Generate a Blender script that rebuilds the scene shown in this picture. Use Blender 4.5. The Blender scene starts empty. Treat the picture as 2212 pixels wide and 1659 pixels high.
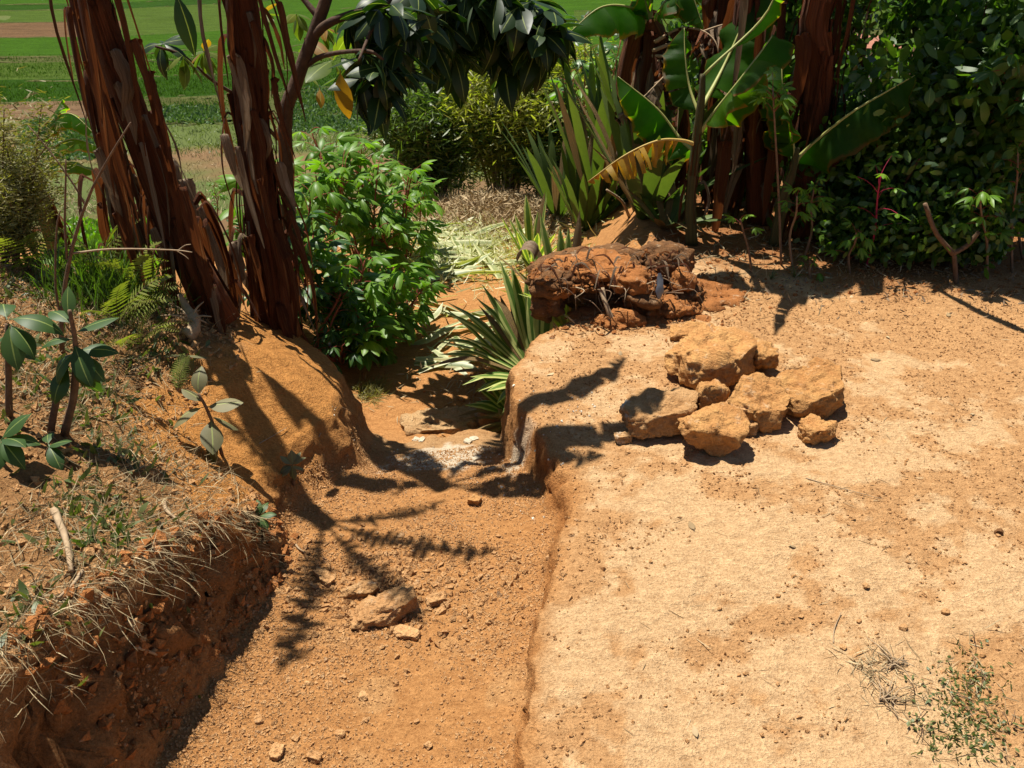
import bpy, math, random
import numpy as np
from mathutils import Vector, Matrix, Quaternion, Euler

R = math.radians
sc = bpy.context.scene
col = sc.collection

# ------------------------------------------------------------------ camera, sky, sun, exposure
PITCH, EYE, LENS = 31.0, 1.6, 28.0
cam_d = bpy.data.cameras.new('camera')
cam_d.lens = LENS
cam_d.sensor_width = 36.0
cam_d.clip_start = 0.02
cam_d.clip_end = 3000.0
cam = bpy.data.objects.new('camera', cam_d)
cam.location = (0, 0, EYE)
cam.rotation_euler = (R(90 - PITCH), 0, 0)
col.objects.link(cam)
sc.camera = cam

SUN_AZ, SUN_EL = -41.0, 70.0        # azimuth from +Y (negative: to the left), elevation
world = bpy.data.worlds.new('World')
sc.world = world
world.use_nodes = True
wn = world.node_tree
for n in list(wn.nodes):
    wn.nodes.remove(n)
w_out = wn.nodes.new('ShaderNodeOutputWorld')
w_bg = wn.nodes.new('ShaderNodeBackground')
w_sky = wn.nodes.new('ShaderNodeTexSky')
w_sky.sky_type = 'NISHITA'
w_sky.sun_disc = False
w_sky.sun_elevation = R(SUN_EL)
w_sky.sun_rotation = R(SUN_AZ)
w_sky.altitude = 1200
w_bg.inputs['Strength'].default_value = 0.05
wn.links.new(w_sky.outputs['Color'], w_bg.inputs['Color'])
wn.links.new(w_bg.outputs['Background'], w_out.inputs['Surface'])

sun_d = bpy.data.lights.new('sun', 'SUN')
sun_d.energy = 5.0
sun_d.angle = R(0.42)
sun_d.color = (1.0, 0.95, 0.86)
sun = bpy.data.objects.new('sun', sun_d)
SUNV = Vector((math.sin(R(SUN_AZ)) * math.cos(R(SUN_EL)), math.cos(R(SUN_AZ)) * math.cos(R(SUN_EL)), math.sin(R(SUN_EL))))
sun.rotation_euler = SUNV.to_track_quat('Z', 'Y').to_euler()
sun.location = (0, 0, 20)
col.objects.link(sun)

sc.view_settings.view_transform = 'Standard'
sc.view_settings.look = 'None'
sc.view_settings.exposure = 0.92
sc.view_settings.gamma = 1.0
sc.view_settings.use_curve_mapping = False
sc.render.engine = 'CYCLES'
sc.cycles.max_bounces = 8
sc.cycles.diffuse_bounces = 3
sc.cycles.glossy_bounces = 2
sc.cycles.transmission_bounces = 4
sc.cycles.use_denoising = True
sc.cycles.use_adaptive_sampling = True

# ------------------------------------------------------------------ noise
M32 = 0xFFFFFFFF
def _hash(ix, iy, iz):
    n = (ix.astype(np.int64) * 374761393 + iy.astype(np.int64) * 668265263 + iz.astype(np.int64) * 1440662683) & M32
    n = ((n ^ (n >> 13)) * 1274126177) & M32
    n = ((n ^ (n >> 15)) * 2246822519) & M32
    n = n ^ (n >> 16)
    return n.astype(np.float64) / 4294967295.0

def vnoise(x, y, z=0.0):
    x, y, z = np.broadcast_arrays(np.asarray(x, float), np.asarray(y, float), np.asarray(z, float))
    ix, iy, iz = np.floor(x), np.floor(y), np.floor(z)
    fx, fy, fz = x - ix, y - iy, z - iz
    fx, fy, fz = fx * fx * (3 - 2 * fx), fy * fy * (3 - 2 * fy), fz * fz * (3 - 2 * fz)
    def h(a, b, c): return _hash(ix + a, iy + b, iz + c)
    x00 = h(0, 0, 0) * (1 - fx) + h(1, 0, 0) * fx
    x10 = h(0, 1, 0) * (1 - fx) + h(1, 1, 0) * fx
    x01 = h(0, 0, 1) * (1 - fx) + h(1, 0, 1) * fx
    x11 = h(0, 1, 1) * (1 - fx) + h(1, 1, 1) * fx
    a = x00 * (1 - fy) + x10 * fy
    b = x01 * (1 - fy) + x11 * fy
    return (a * (1 - fz) + b * fz) * 2 - 1

def fbm(x, y, z=0.0, o=4):
    s, a, f = 0.0, 0.5, 1.0
    for k in range(o):
        s = s + a * vnoise(np.asarray(x) * f + 17.3 * k, np.asarray(y) * f + 5.1 * k, np.asarray(z) * f + 9.7 * k)
        a *= 0.5; f *= 2.03
    return s

def smooth(t):
    t = np.clip(t, 0, 1)
    return t * t * (3 - 2 * t)

# ------------------------------------------------------------------ terrain height
def tab(y, pts):
    return np.interp(y, [p[0] for p in pts], [p[1] for p in pts])

XR = [(.5, .03), (1.05, .03), (1.24, .05), (1.37, .07), (1.61, .12), (1.87, .18), (2.03, .20), (2.2, .155), (2.34, .11), (2.59, .03), (2.77, .01),
      (2.99, .05), (3.11, .13), (3.3, .32), (3.6, .52), (4.2, .75), (5, .95), (6.5, 1.3), (9, 2)]
WR = [(.5, .03), (1.3, .03), (1.6, .035), (1.9, .085), (2.1, .09), (2.25, .05), (2.35, .05), (2.8, .055), (3.0, .09), (3.2, .22), (3.6, .5), (4.5, .7), (9, 1.4)]
XL = [(.5, -.82), (1.09, -.80), (1.3, -.77), (1.54, -.72), (1.77, -.68), (2.03, -.70), (2.23, -.63), (2.45, -.56), (2.72, -.59), (3.06, -.63), (3.4, -.74), (4, -.9), (6, -1.2), (9, -1.5)]
WL = [(.5, .15), (1.1, .14), (1.26, .13), (1.42, .12), (1.61, .09), (1.83, .08), (2.0, .13), (2.2, .16), (2.5, .13), (2.86, .14), (3.08, .22), (3.4, .4), (4, .6), (9, 1)]
FAR = [(13, -3), (22, -5.2), (34, -7), (40, -7.25), (3000, -7.25)]
ZF = [(.5, -.06), (1.09, -.085), (1.54, -.125), (2.0, -.165), (2.23, -.195), (2.40, -.225), (2.47, -.285), (2.6, -.32), (2.8, -.37), (2.9, -.39), (2.95, -.52), (3.2, -.56), (3.6, -.57),
      (4.2, -.60), (4.7, -.6), (5.3, -.7), (6.1, -.8), (7.3, -.9), (8, -1.0), (10, -1.8)] + FAR
ZL = [(.5, .46), (1.1, .40), (1.26, .35), (1.42, .30), (1.61, .22), (1.83, .10), (2.01, .04), (2.26, .01), (2.49, .0), (2.86, -.05), (3.1, -.07), (3.4, -.10), (3.7, -.24), (4.2, -.38),
      (5.3, -.72), (6, -.9), (8, -1.5), (10, -2.1)] + FAR
ZR = [(.5, 0), (4.4, 0), (5.2, -.08), (6, -.25), (8, -.8), (10, -1.8)] + FAR
RISE = [(.5, .06), (1.1, .10), (1.4, .16), (1.7, .34), (2.0, .46), (2.8, .46), (3.2, .36), (4, .25), (6, .1), (8, 0)]

def walls(x, y):
    jr = .04 * fbm(y * 2.6, 3.7) + .028 * fbm(y * 8, x * 9 + 8.1) + .022 * fbm(y * 26, x * 40, 2.2, 2)
    jl = .05 * fbm(y * 2.3, 31.7) + .03 * fbm(y * 8, x * 6 + 4.4) + .016 * fbm(y * 30, x * 25, 7.2, 2)
    near = np.clip((3.4 - y) / .3, .3, 1)
    xr = tab(y, XR) + jr * near
    wr = tab(y, WR)
    xl = tab(y, XL) + jl * near
    wl = tab(y, WL)
    sr = smooth((x - (xr - wr)) / wr)
    sl = smooth(((xl) - x) / wl)
    return xr, wr, xl, wl, sr, sl

def H(x, y, fine=True):
    x = np.asarray(x, float); y = np.asarray(y, float)
    xr, wr, xl, wl, sr, sl = walls(x, y)
    mid = (xr - wr + xl) / 2; half = np.maximum((xr - wr - xl) / 2, .2)
    yw = y + np.clip(1 - np.abs(y - 2.75) / .6, 0, 1) * .16 * fbm(x * 6, y * 2, 3.1, 3)
    zf = tab(yw, ZF) + .03 * np.clip(((x - mid) / half) ** 2, 0, 1) * np.clip((3 - y), 0, 1)
    zr = tab(y, ZR) + .035 * fbm(x * .9, y * .9, 2.0, 2) * np.clip((9 - y) / 3, 0, 1)
    zr = zr - .010 * np.exp(-np.maximum(x - xr, 0) / .04) + .009 * fbm(x * 4.5, y * 4.5, 12.0, 2)
    d = np.maximum(xl - wl - x, 0)
    zl = tab(y, ZL) + tab(y, RISE) * 1.25 * (1 - np.exp(-d / .75))
    z = zf + (zr - zf) * sr + (zl - zf) * sl
    if fine:
        nr = np.clip((7 - y) / 3, 0, 1)
        z = z + nr * (.010 * fbm(x * 7, y * 7, 1.0, 3) + .0045 * fbm(x * 38, y * 38, 4.0, 3))
        bank = sl * np.clip((3.3 - y) / .4, 0, 1)
        z = z + bank * (.030 * fbm(x * 9, y * 9, 6.0, 3) * np.clip(d * 4, .3, 1) + .022 * fbm(x * 40, y * 40, 8.0, 2) * np.clip(d * 3 - .1 + (1.7 - y) * 1.5, .12, 1))
        fl = (1 - sr) * (1 - sl)
        dis = np.exp(-((y - 1.72) / .17) ** 2) * np.exp(-((x + .36) / .24) ** 2)
        z = z + fl * dis * (.022 * fbm(x * 22, y * 22, 3.3, 2) - .006)
        rk = np.exp(-((y - 2.62) / .3) ** 2)
        z = z + fl * rk * .018 * fbm(x * 14, y * 14, 5.5, 3)
    return z

# pixel rays, in the coordinates of the 2212 px wide view of the photograph
FPX = LENS / 36.0 * 2212
_c, _s = math.cos(R(PITCH)), math.sin(R(PITCH))
def ray(u, v):
    a, b = (u - 1106) / FPX, -(v - 829.5) / FPX
    return Vector((a, _c + b * _s, -_s + b * _c))
def P(u, v, y):
    d = ray(u, v)
    return Vector((0, 0, EYE)) + d * (y / d.y)
# ------------------------------------------------------------------ materials
def newmat(name):
    m = bpy.data.materials.new(name)
    m.use_nodes = True
    nt = m.node_tree
    for n in list(nt.nodes): nt.nodes.remove(n)
    out = nt.nodes.new('ShaderNodeOutputMaterial')
    return m, nt, out

class NT:
    def __init__(s, nt): s.nt = nt
    def n(s, t, **kw):
        nd = s.nt.nodes.new(t)
        for k, v in kw.items():
            if hasattr(nd, k): setattr(nd, k, v)
            else: nd.inputs[k].default_value = v
        return nd
    def l(s, a, b): s.nt.links.new(a, b)
    def math(s, op, a, b=0.0, c=None):
        nd = s.nt.nodes.new('ShaderNodeMath'); nd.operation = op
        for i, v in enumerate((a, b, c)):
            if v is None: continue
            if hasattr(v, 'links'): s.l(v, nd.inputs[i])
            else: nd.inputs[i].default_value = v
        return nd.outputs[0]
    def mix(s, f, a, b, blend='MIX'):
        nd = s.nt.nodes.new('ShaderNodeMix'); nd.data_type = 'RGBA'; nd.blend_type = blend
        for sock, v in ((nd.inputs[0], f), (nd.inputs[6], a), (nd.inputs[7], b)):
            if hasattr(v, 'links'): s.l(v, sock)
            elif isinstance(v, (int, float)): sock.default_value = v
            else: sock.default_value = (*v, 1)
        return nd.outputs[2]
    def noise(s, vec, scale, detail=3, rough=.55):
        nd = s.n('ShaderNodeTexNoise'); nd.inputs['Scale'].default_value = scale
        nd.inputs['Detail'].default_value = detail; nd.inputs['Roughness'].default_value = rough
        s.l(vec, nd.inputs['Vector'])
        return nd.outputs['Fac']
    def ramp(s, f, lo, hi):
        nd = s.nt.nodes.new('ShaderNodeMapRange'); nd.inputs[1].default_value = lo; nd.inputs[2].default_value = hi
        s.l(f, nd.inputs[0])
        return nd.outputs[0]
    def scaled(s, vec, sx, sy, sz):
        nd = s.nt.nodes.new('ShaderNodeMapping'); nd.inputs['Scale'].default_value = (sx, sy, sz)
        s.l(vec, nd.inputs['Vector'])
        return nd.outputs[0]
    def bump(s, h, dist, strength=1.0, normal=None):
        nd = s.nt.nodes.new('ShaderNodeBump'); nd.inputs['Distance'].default_value = dist; nd.inputs['Strength'].default_value = strength
        s.l(h, nd.inputs['Height'])
        if normal is not None: s.l(normal, nd.inputs['Normal'])
        return nd.outputs[0]

def soil_mat():
    m, nt, out = newmat('laterite_soil'); q = NT(nt)
    geo = q.n('ShaderNodeNewGeometry'); pos = geo.outputs['Position']
    at = q.n('ShaderNodeAttribute', attribute_name='tint')
    n1 = q.noise(q.scaled(pos, .75, 1.25, 1), 36, 4, .7); n2 = q.noise(pos, 150, 4, .78)
    f = q.math('ADD', q.math('MULTIPLY', n1, .6), q.math('MULTIPLY', n2, .9))
    f = q.ramp(f, .50, 1.0)
    c = q.mix(f, (.52, .43, .35), (1.24, 1.25, 1.24))
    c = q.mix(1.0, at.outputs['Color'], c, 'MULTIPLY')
    vb = q.n('ShaderNodeTexVoronoi'); vb.inputs['Scale'].default_value = 120; q.l(pos, vb.inputs['Vector'])
    spk = q.math('LESS_THAN', vb.outputs['Distance'], q.math('MULTIPLY', q.ramp(n1, .45, .8), .22))
    c = q.mix(q.math('MULTIPLY', spk, .4), c, (.62, .46, .28))
    hh = q.math('ADD', q.math('MULTIPLY', n1, .024), q.math('ADD', q.math('MULTIPLY', n2, .012), q.math('MULTIPLY', vb.outputs['Distance'], .0022)))
    b3 = q.bump(hh, 1.0, .9)
    bs = q.n('ShaderNodeBsdfPrincipled'); bs.inputs['Roughness'].default_value = .95
    bs.inputs['Specular IOR Level'].default_value = .12
    q.l(c, bs.inputs['Base Color']); q.l(b3, bs.inputs['Normal']); q.l(bs.outputs[0], out.inputs[0])
    return m

def stone_mat(name, c1, c2, lime=.0):
    m, nt, out = newmat(name); q = NT(nt)
    tc = q.n('ShaderNodeTexCoord'); ob = q.n('ShaderNodeObjectInfo')
    ad = q.n('ShaderNodeVectorMath'); ad.operation = 'ADD'
    q.l(tc.outputs['Object'], ad.inputs[0]); q.l(ob.outputs['Location'], ad.inputs[1]); pos = ad.outputs[0]
    n1 = q.noise(pos, 14, 5, .65); n2 = q.noise(pos, 110, 4, .7)
    c = q.mix(q.ramp(n1, .3, .7), c1, c2)
    c = q.mix(q.ramp(n2, .2, .6), q.mix(1.0, c, (.6, .54, .47), 'MULTIPLY'), c)
    c = q.mix(q.math('MULTIPLY', ob.outputs['Random'], .45), c, q.mix(1.0, c, (.62, .55, .48), 'MULTIPLY'))
    c = q.mix(q.math('MULTIPLY', q.ramp(q.noise(pos, 22, 4, .7), .58, .72), .5), c, (.55, .42, .27))
    if lime: c = q.mix(q.math('MULTIPLY', q.ramp(q.noise(pos, 9, 3), .62, .68), lime), c, (.5, .48, .4))
    b = q.bump(q.math('ADD', q.math('MULTIPLY', n1, .03), q.math('MULTIPLY', n2, .012)), 1.0, .9)
    bs = q.n('ShaderNodeBsdfPrincipled'); bs.inputs['Roughness'].default_value = .93; bs.inputs['Specular IOR Level'].default_value = .15
    q.l(c, bs.inputs['Base Color']); q.l(b, bs.inputs['Normal']); q.l(bs.outputs[0], out.inputs[0])
    return m

LEAF_K = .68
def leaf_mat(name, c1, c2, trans=.35, rough=.42, tcol=None, spec=.5, vein=0.0, c3=None, stripes=None, spots=None, vb=0.0, edge=None):
    """c1..c2 by object random + per-face 'var'; translucent share; UV: x across, y along."""
    c1, c2 = [tuple(x * LEAF_K for x in k_) for k_ in (c1, c2)]
    if stripes: stripes = tuple(x * .8 for x in stripes)
    if c3: c3 = tuple(x * LEAF_K for x in c3)
    m, nt, out = newmat(name); q = NT(nt)
    ob = q.n('ShaderNodeObjectInfo'); at = q.n('ShaderNodeAttribute', attribute_name='var'); uv = q.n('ShaderNodeUVMap')
    f = q.math('FRACT', q.math('ADD', ob.outputs['Random'], at.outputs['Fac']))
    c = q.mix(f, c1, c2)
    if c3 is not None: c = q.mix(q.math('GREATER_THAN', f, .93), c, c3)
    sep = q.n('ShaderNodeSeparateXYZ'); q.l(uv.outputs[0], sep.inputs[0])
    ax = q.math('ABSOLUTE', q.math('SUBTRACT', sep.outputs[0], .5))
    if stripes is not None: c = q.mix(q.ramp(ax, .22, .30), c, stripes)
    geo = q.n('ShaderNodeNewGeometry')
    if edge is not None:
        c = q.mix(q.ramp(q.math('ADD', ax, q.math('MULTIPLY', q.noise(geo.outputs['Position'], 16, 4, .7), .22)), .55, .60), c, edge)
    if spots is not None: c = q.mix(q.ramp(q.noise(geo.outputs['Position'], 22, 4, .7), .58, .68), c, spots)
    if vein:
        rib = q.math('LESS_THAN', ax, vein)
        c = q.mix(q.math('MULTIPLY', rib, .6), c, (.30, .36, .10))
    c = q.mix(q.math('MULTIPLY', q.ramp(q.noise(geo.outputs['Position'], 35, 3), .35, .75), .35), c, q.mix(1.0, c, (.55, .6, .5), 'MULTIPLY'))
    bs = q.n('ShaderNodeBsdfPrincipled'); bs.inputs['Roughness'].default_value = rough; bs.inputs['Specular IOR Level'].default_value = spec
    q.l(c, bs.inputs['Base Color'])
    wv = q.n('ShaderNodeTexWave'); wv.inputs['Scale'].default_value = 14; wv.bands_direction = 'Y'; wv.inputs['Distortion'].default_value = 1.5
    q.l(uv.outputs[0], wv.inputs['Vector'])
    if vb: q.l(q.bump(wv.outputs['Fac'], .004, vb), bs.inputs['Normal'])
    tr = q.n('ShaderNodeBsdfTranslucent')
    tc = q.mix(1.0, c, tcol or (1.7, 2.0, .5), 'MULTIPLY')
    q.l(tc, tr.inputs['Color'])
    mx = q.n('ShaderNodeMixShader'); mx.inputs[0].default_value = trans
    q.l(bs.outputs[0], mx.inputs[1]); q.l(tr.outputs[0], mx.inputs[2]); q.l(mx.outputs[0], out.inputs[0])
    return m

def streak_mat(name, c1, c2, c3, trans=.0, sx=9, sy=.6, rough=.75):
    """fibrous dry sheath: streaks along UV y."""
    c1, c2, c3 = [tuple(x * .68 for x in k_) for k_ in (c1, c2, c3)]
    m, nt, out = newmat(name); q = NT(nt)
    uv = q.n('ShaderNodeUVMap'); ob = q.n('ShaderNodeObjectInfo')
    ad = q.n('ShaderNodeVectorMath'); ad.operation = 'ADD'
    q.l(uv.outputs[0], ad.inputs[0]); q.l(ob.outputs['Location'], ad.inputs[1])
    v = q.scaled(ad.outputs[0], sx, sy, 3)
    n = q.noise(v, 2.0, 6, .7)
    c = q.mix(q.ramp(n, .3, .55), c1, c2)
    c = q.mix(q.ramp(q.noise(q.scaled(ad.outputs[0], sx * .3, sy * 2.5, 5), 1.7, 4, .65), .56, .74), c, c3)
    c = q.mix(q.math('MULTIPLY', ob.outputs['Random'], .5), c, q.mix(1.0, c, (.5, .42, .35), 'MULTIPLY'))
    bs = q.n('ShaderNodeBsdfPrincipled'); bs.inputs['Roughness'].default_value = rough; bs.inputs['Specular IOR Level'].default_value = .3
    q.l(c, bs.inputs['Base Color']); q.l(q.bump(n, .02, .8), bs.inputs['Normal'])
    if trans:
        tr = q.n('ShaderNodeBsdfTranslucent'); q.l(c, tr.inputs['Color'])
        mx = q.n('ShaderNodeMixShader'); mx.inputs[0].default_value = trans
        q.l(bs.outputs[0], mx.inputs[1]); q.l(tr.outputs[0], mx.inputs[2]); q.l(mx.outputs[0], out.inputs[0])
    else: q.l(bs.outputs[0], out.inputs[0])
    return m

def plain_mat(name, c1, c2, scale=20, rough=.85, bump=.003, spec=.25, metal=0):
    m, nt, out = newmat(name); q = NT(nt)
    geo = q.n('ShaderNodeNewGeometry'); at = q.n('ShaderNodeAttribute', attribute_name='var')
    n = q.noise(geo.outputs['Position'], scale, 5, .65)
    c = q.mix(q.ramp(q.math('ADD', n, q.math('MULTIPLY', at.outputs['Fac'], .5)), .35, .95), c1, c2)
    bs = q.n('ShaderNodeBsdfPrincipled'); bs.inputs['Roughness'].default_value = rough; bs.inputs['Specular IOR Level'].default_value = spec
    bs.inputs['Metallic'].default_value = metal
    q.l(c, bs.inputs['Base Color']); q.l(q.bump(n, bump, .8), bs.inputs['Normal']); q.l(bs.outputs[0], out.inputs[0])
    return m

M = {}
M['soil'] = soil_mat()
M['stone'] = stone_mat('dusty_laterite_stone', (.44, .205, .07), (.58, .325, .12))
M['stone_lime'] = stone_mat('limey_stone', (.42, .225, .09), (.55, .34, .16), .9)
M['stone_grey'] = stone_mat('grey_stone', (.36, .205, .09), (.50, .33, .165), .3)
M['clod'] = stone_mat('soil_clod', (.50, .26, .105), (.60, .36, .165))
M['mound'] = stone_mat('red_heaped_soil', (.30, .115, .034), (.46, .19, .06))
M['mound_dark'] = stone_mat('dark_humus_soil', (.11, .055, .026), (.27, .13, .05))
M['lime'] = plain_mat('lime_chip', (.36, .29, .19), (.62, .56, .45), 60)
M['cassava'] = leaf_mat('cassava_leaf', (.10, .24, .016), (.21, .39, .032), .42, .45, spec=.35, vein=.03)
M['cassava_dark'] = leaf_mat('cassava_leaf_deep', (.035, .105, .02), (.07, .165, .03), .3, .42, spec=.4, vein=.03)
M['petiole'] = plain_mat('red_petiole', (.20, .035, .03), (.30, .10, .045), 30)
M['crimson'] = plain_mat('crimson_petiole', (.33, .015, .05), (.36, .03, .06), 30, .5)
M['twig'] = plain_mat('twig_bark', (.09, .05, .028), (.24, .15, .085), 40)
M['twig_pale'] = plain_mat('dry_twig', (.24, .16, .09), (.46, .35, .22), 40)
M['bark'] = plain_mat('bark', (.045, .024, .014), (.12, .066, .034), 24, bump=.008)
M['avocado'] = leaf_mat('avocado_leaf', (.012, .034, .007), (.032, .07, .011), .30, .45, spec=.3, vein=.03)
M['avocado_y'] = leaf_mat('young_avocado_leaf', (.10, .16, .018), (.20, .24, .03), .45, .45, spec=.3, vein=.03, c3=(.34, .17, .02))
M['hedge'] = leaf_mat('shrub_leaf', (.04, .105, .014), (.15, .26, .035), .4, .36, spec=.5, vein=.03)
M['bamboo'] = leaf_mat('bamboo_leaf', (.24, .27, .05), (.52, .50, .11), .5, .5)
M['bamboo_g'] = leaf_mat('bamboo_leaf_green', (.08, .15, .03), (.18, .26, .055), .42, .45)
M['agave'] = leaf_mat('sword_leaf', (.075, .125, .03), (.15, .20, .055), .25, .5, spec=.3)
M['agave_v'] = leaf_mat('striped_sword_leaf', (.10, .20, .035), (.18, .29, .06), .3, .5, spec=.3, stripes=(.55, .58, .20))
M['agave_dry'] = streak_mat('withered_sword_leaf', (.24, .13, .045), (.40, .27, .11), (.50, .36, .09), .15, 6, 1)
M['cut'] = leaf_mat('cut_leaf', (.20, .26, .08), (.52, .54, .26), .2, .5, stripes=(.58, .56, .30), c3=(.5, .42, .2))
M['banana'] = leaf_mat('banana_leaf', (.030, .095, .008), (.055, .14, .011), .62, .5, tcol=(4.2, 4.0, .5), spec=.18, vb=.2, edge=(.13, .075, .02))
M['banana_y'] = leaf_mat('yellowing_banana_leaf', (.52, .27, .012), (.50, .33, .02), .42, .5, tcol=(1.3, 1.1, .5), spots=(.16, .055, .012))
M['rib'] = plain_mat('banana_rib', (.26, .27, .08), (.36, .36, .12), 12, .5)
M['rib_y'] = plain_mat('yellow_rib', (.42, .28, .07), (.5, .38, .14), 12, .5)
M['stem_dry'] = streak_mat('banana_stem_sheath', (.035, .010, .004), (.24, .066, .016), (.46, .20, .06), 0, 22, .3)
M['stem_green'] = streak_mat('banana_stem_green', (.06, .06, .02), (.14, .13, .035), (.20, .11, .04), 0, 6, .5, .55)
M['dry_leaf'] = streak_mat('dry_banana_leaf', (.05, .015, .006), (.26, .078, .02), (.46, .23, .08), .42, 11, .7)
M['dry_pale'] = streak_mat('pale_dry_banana_leaf', (.15, .085, .045), (.40, .28, .17), (.55, .44, .32), .2, 5, .8)
M['fern'] = leaf_mat('fern_frond', (.20, .24, .04), (.32, .33, .07), .35, .5)
M['grass'] = leaf_mat('green_grass', (.06, .13, .015), (.14, .22, .03), .3, .5)
M['straw'] = leaf_mat('dry_grass', (.26, .185, .09), (.74, .58, .34), .12, .7, tcol=(1, .9, .7), spec=.2)
M['litter'] = leaf_mat('leaf_litter', (.36, .24, .12), (.72, .54, .31), .12, .7, tcol=(1, .9, .7), spec=.2)
M['weed'] = leaf_mat('weed_leaf', (.085, .13, .03), (.19, .22, .065), .3, .5)
M['herb'] = leaf_mat('broad_herb_leaf', (.045, .10, .022), (.075, .145, .032), .28, .5, spec=.3, vein=.03)
M['herb_dusty'] = leaf_mat('dusty_herb_leaf', (.16, .15, .065), (.24, .21, .09), .2, .65, vein=.03)
M['feather'] = leaf_mat('feathery_leaf', (.20, .19, .055), (.36, .31, .10), .3, .6)
M['rice'] = leaf_mat('rice_blades', (.045, .11, .008), (.075, .15, .014), .3, .7, spec=.08)
M['taro'] = leaf_mat('garden_bed_leaf', (.06, .14, .03), (.22, .32, .15), .2, .5, spec=.2)
M['plastic'] = plain_mat('grey_plastic', (.10, .11, .12), (.24, .25, .27), 20, .3, .001, .5)
M['brick'] = plain_mat('brick_wall', (.32, .10, .05), (.42, .16, .08), 14)
M['white'] = plain_mat('whitewash', (.72, .70, .66), (.8, .79, .76), 9)
M['bud'] = plain_mat('banana_bud', (.03, .010, .012), (.07, .02, .022), 9, .4)
M['rooftile'] = plain_mat('roof_tile', (.25, .10, .06), (.34, .15, .09), 6)
M['glass'] = plain_mat('window_dark', (.02, .022, .025), (.03, .03, .035), 4, .15, 0)

# ------------------------------------------------------------------ mesh builder
class MB:
    def __init__(s): s.v = []; s.f = []; s.var = []; s.uv = []; s.mi = []
    def add(s, verts, faces, uvs=None, var=0.0, mi=0):
        o = len(s.v)
        s.v.extend([tuple(p) for p in verts])
        s.uv.extend(uvs if uvs is not None else [(0.5, 0.0)] * len(verts))
        for f in faces:
            s.f.append(tuple(i + o for i in f)); s.var.append(var); s.mi.append(mi)
    def mesh(s, name, mats, smoothed=True):
        me = bpy.data.meshes.new(name)
        me.from_pydata(s.v, [], s.f)
        me.update()
        for m in (mats if isinstance(mats, (list, tuple)) else [mats]): me.materials.append(m)
        n = len(s.f)
        if n:
            if any(s.mi): me.polygons.foreach_set('material_index', s.mi)
            me.polygons.foreach_set('use_smooth', [smoothed] * n)
            a = me.attributes.new('var', 'FLOAT', 'FACE'); a.data.foreach_set('value', s.var)
            ul = me.uv_layers.new(name='UVMap')
            li = np.empty(len(me.loops), dtype=np.int32); me.loops.foreach_get('vertex_index', li)
            ul.data.foreach_set('uv', np.array(s.uv, dtype=np.float32)[li].ravel())
        return me
    def build(s, name, mats, parent=None, smoothed=True):
        return link(name, s.mesh(name, mats, smoothed), parent)

def link(name, data, parent=None, mat=None):
    o = bpy.data.objects.new(name, data)
    col.objects.link(o)
    if parent is not None: o.parent = parent
    if mat is not None: o.matrix_basis = mat
    return o

LABELS = []
def tag(o, label=None, cat=None, group=None, kind=None):
    if label: o['label'] = label
    if cat: o['category'] = cat
    if group: o['group'] = group
    if kind: o['kind'] = kind
    return o

def thing(name, loc, label, cat, group=None):
    o = bpy.data.objects.new(name, None)
    o.empty_display_size = .05
    o.location = loc
    col.objects.link(o)
    return tag(o, label, cat, group)

def spline(pts, n):
    """Catmull-Rom through pts, n samples."""
    pts = [Vector(p) for p in pts]
    if len(pts) == 2: return [pts[0].lerp(pts[1], i / (n - 1)) for i in range(n)]
    e = [pts[0] * 2 - pts[1]] + pts + [pts[-1] * 2 - pts[-2]]
    out = []
    for i in range(n):
        t = i / (n - 1) * (len(pts) - 1)
        k = min(int(t), len(pts) - 2); t -= k
        a, b, c, d = e[k], e[k + 1], e[k + 2], e[k + 3]
        out.append(.5 * ((2 * b) + (c - a) * t + (2 * a - 5 * b + 4 * c - d) * t * t + (3 * b - a - 3 * c + d) * t ** 3))
    return out

def frames(pts):
    T = []
    for i in range(len(pts)):
        a, b = pts[max(i - 1, 0)], pts[min(i + 1, len(pts) - 1)]
        d = (b - a)
        T.append(d.normalized() if d.length > 1e-9 else Vector((0, 0, 1)))
    up = Vector((0, 1, 0)) if abs(T[0].y) < .9 else Vector((1, 0, 0))
    N = (up - T[0] * up.dot(T[0])).normalized()
    out = []
    for t in T:
        N = (N - t * N.dot(t))
        N = N.normalized() if N.length > 1e-6 else t.orthogonal().normalized()
        out.append((t, N, t.cross(N)))
    return out

def tube(mb, pts, radii, segs=8, var=0.0, mi=0, wob=0.0, rnd=None, lobes=0, cap=True):
    fr = frames(pts); n = len(pts); vs = []; uv = []; fs = []
    if not hasattr(radii, '__len__'): radii = [radii] * n
    if len(radii) != n: radii = list(np.interp(np.linspace(0, 1, n), np.linspace(0, 1, len(radii)), radii))
    L = 0
    for i, p in enumerate(pts):
        if i: L += (p - pts[i - 1]).length
        for k in range(segs):
            a = 2 * math.pi * k / segs
            r = radii[i]
            if lobes: r *= 1 + .10 * math.cos(lobes * a + i * .15) + .05 * math.sin(2 * a + i * .4)
            if wob: r *= 1 + wob * (rnd or random).uniform(-1, 1)
            vs.append(p + (fr[i][1] * math.cos(a) + fr[i][2] * math.sin(a)) * r); uv.append((k / segs * 2, L))
    for i in range(n - 1):
        for k in range(segs):
            fs.append((i * segs + k, i * segs + (k + 1) % segs, (i + 1) * segs + (k + 1) % segs, (i + 1) * segs + k))
    if cap:
        fs.append(tuple(range(segs - 1, -1, -1))); fs.append(tuple((n - 1) * segs + k for k in range(segs)))
    mb.add(vs, fs, uv, var, mi)

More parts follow.
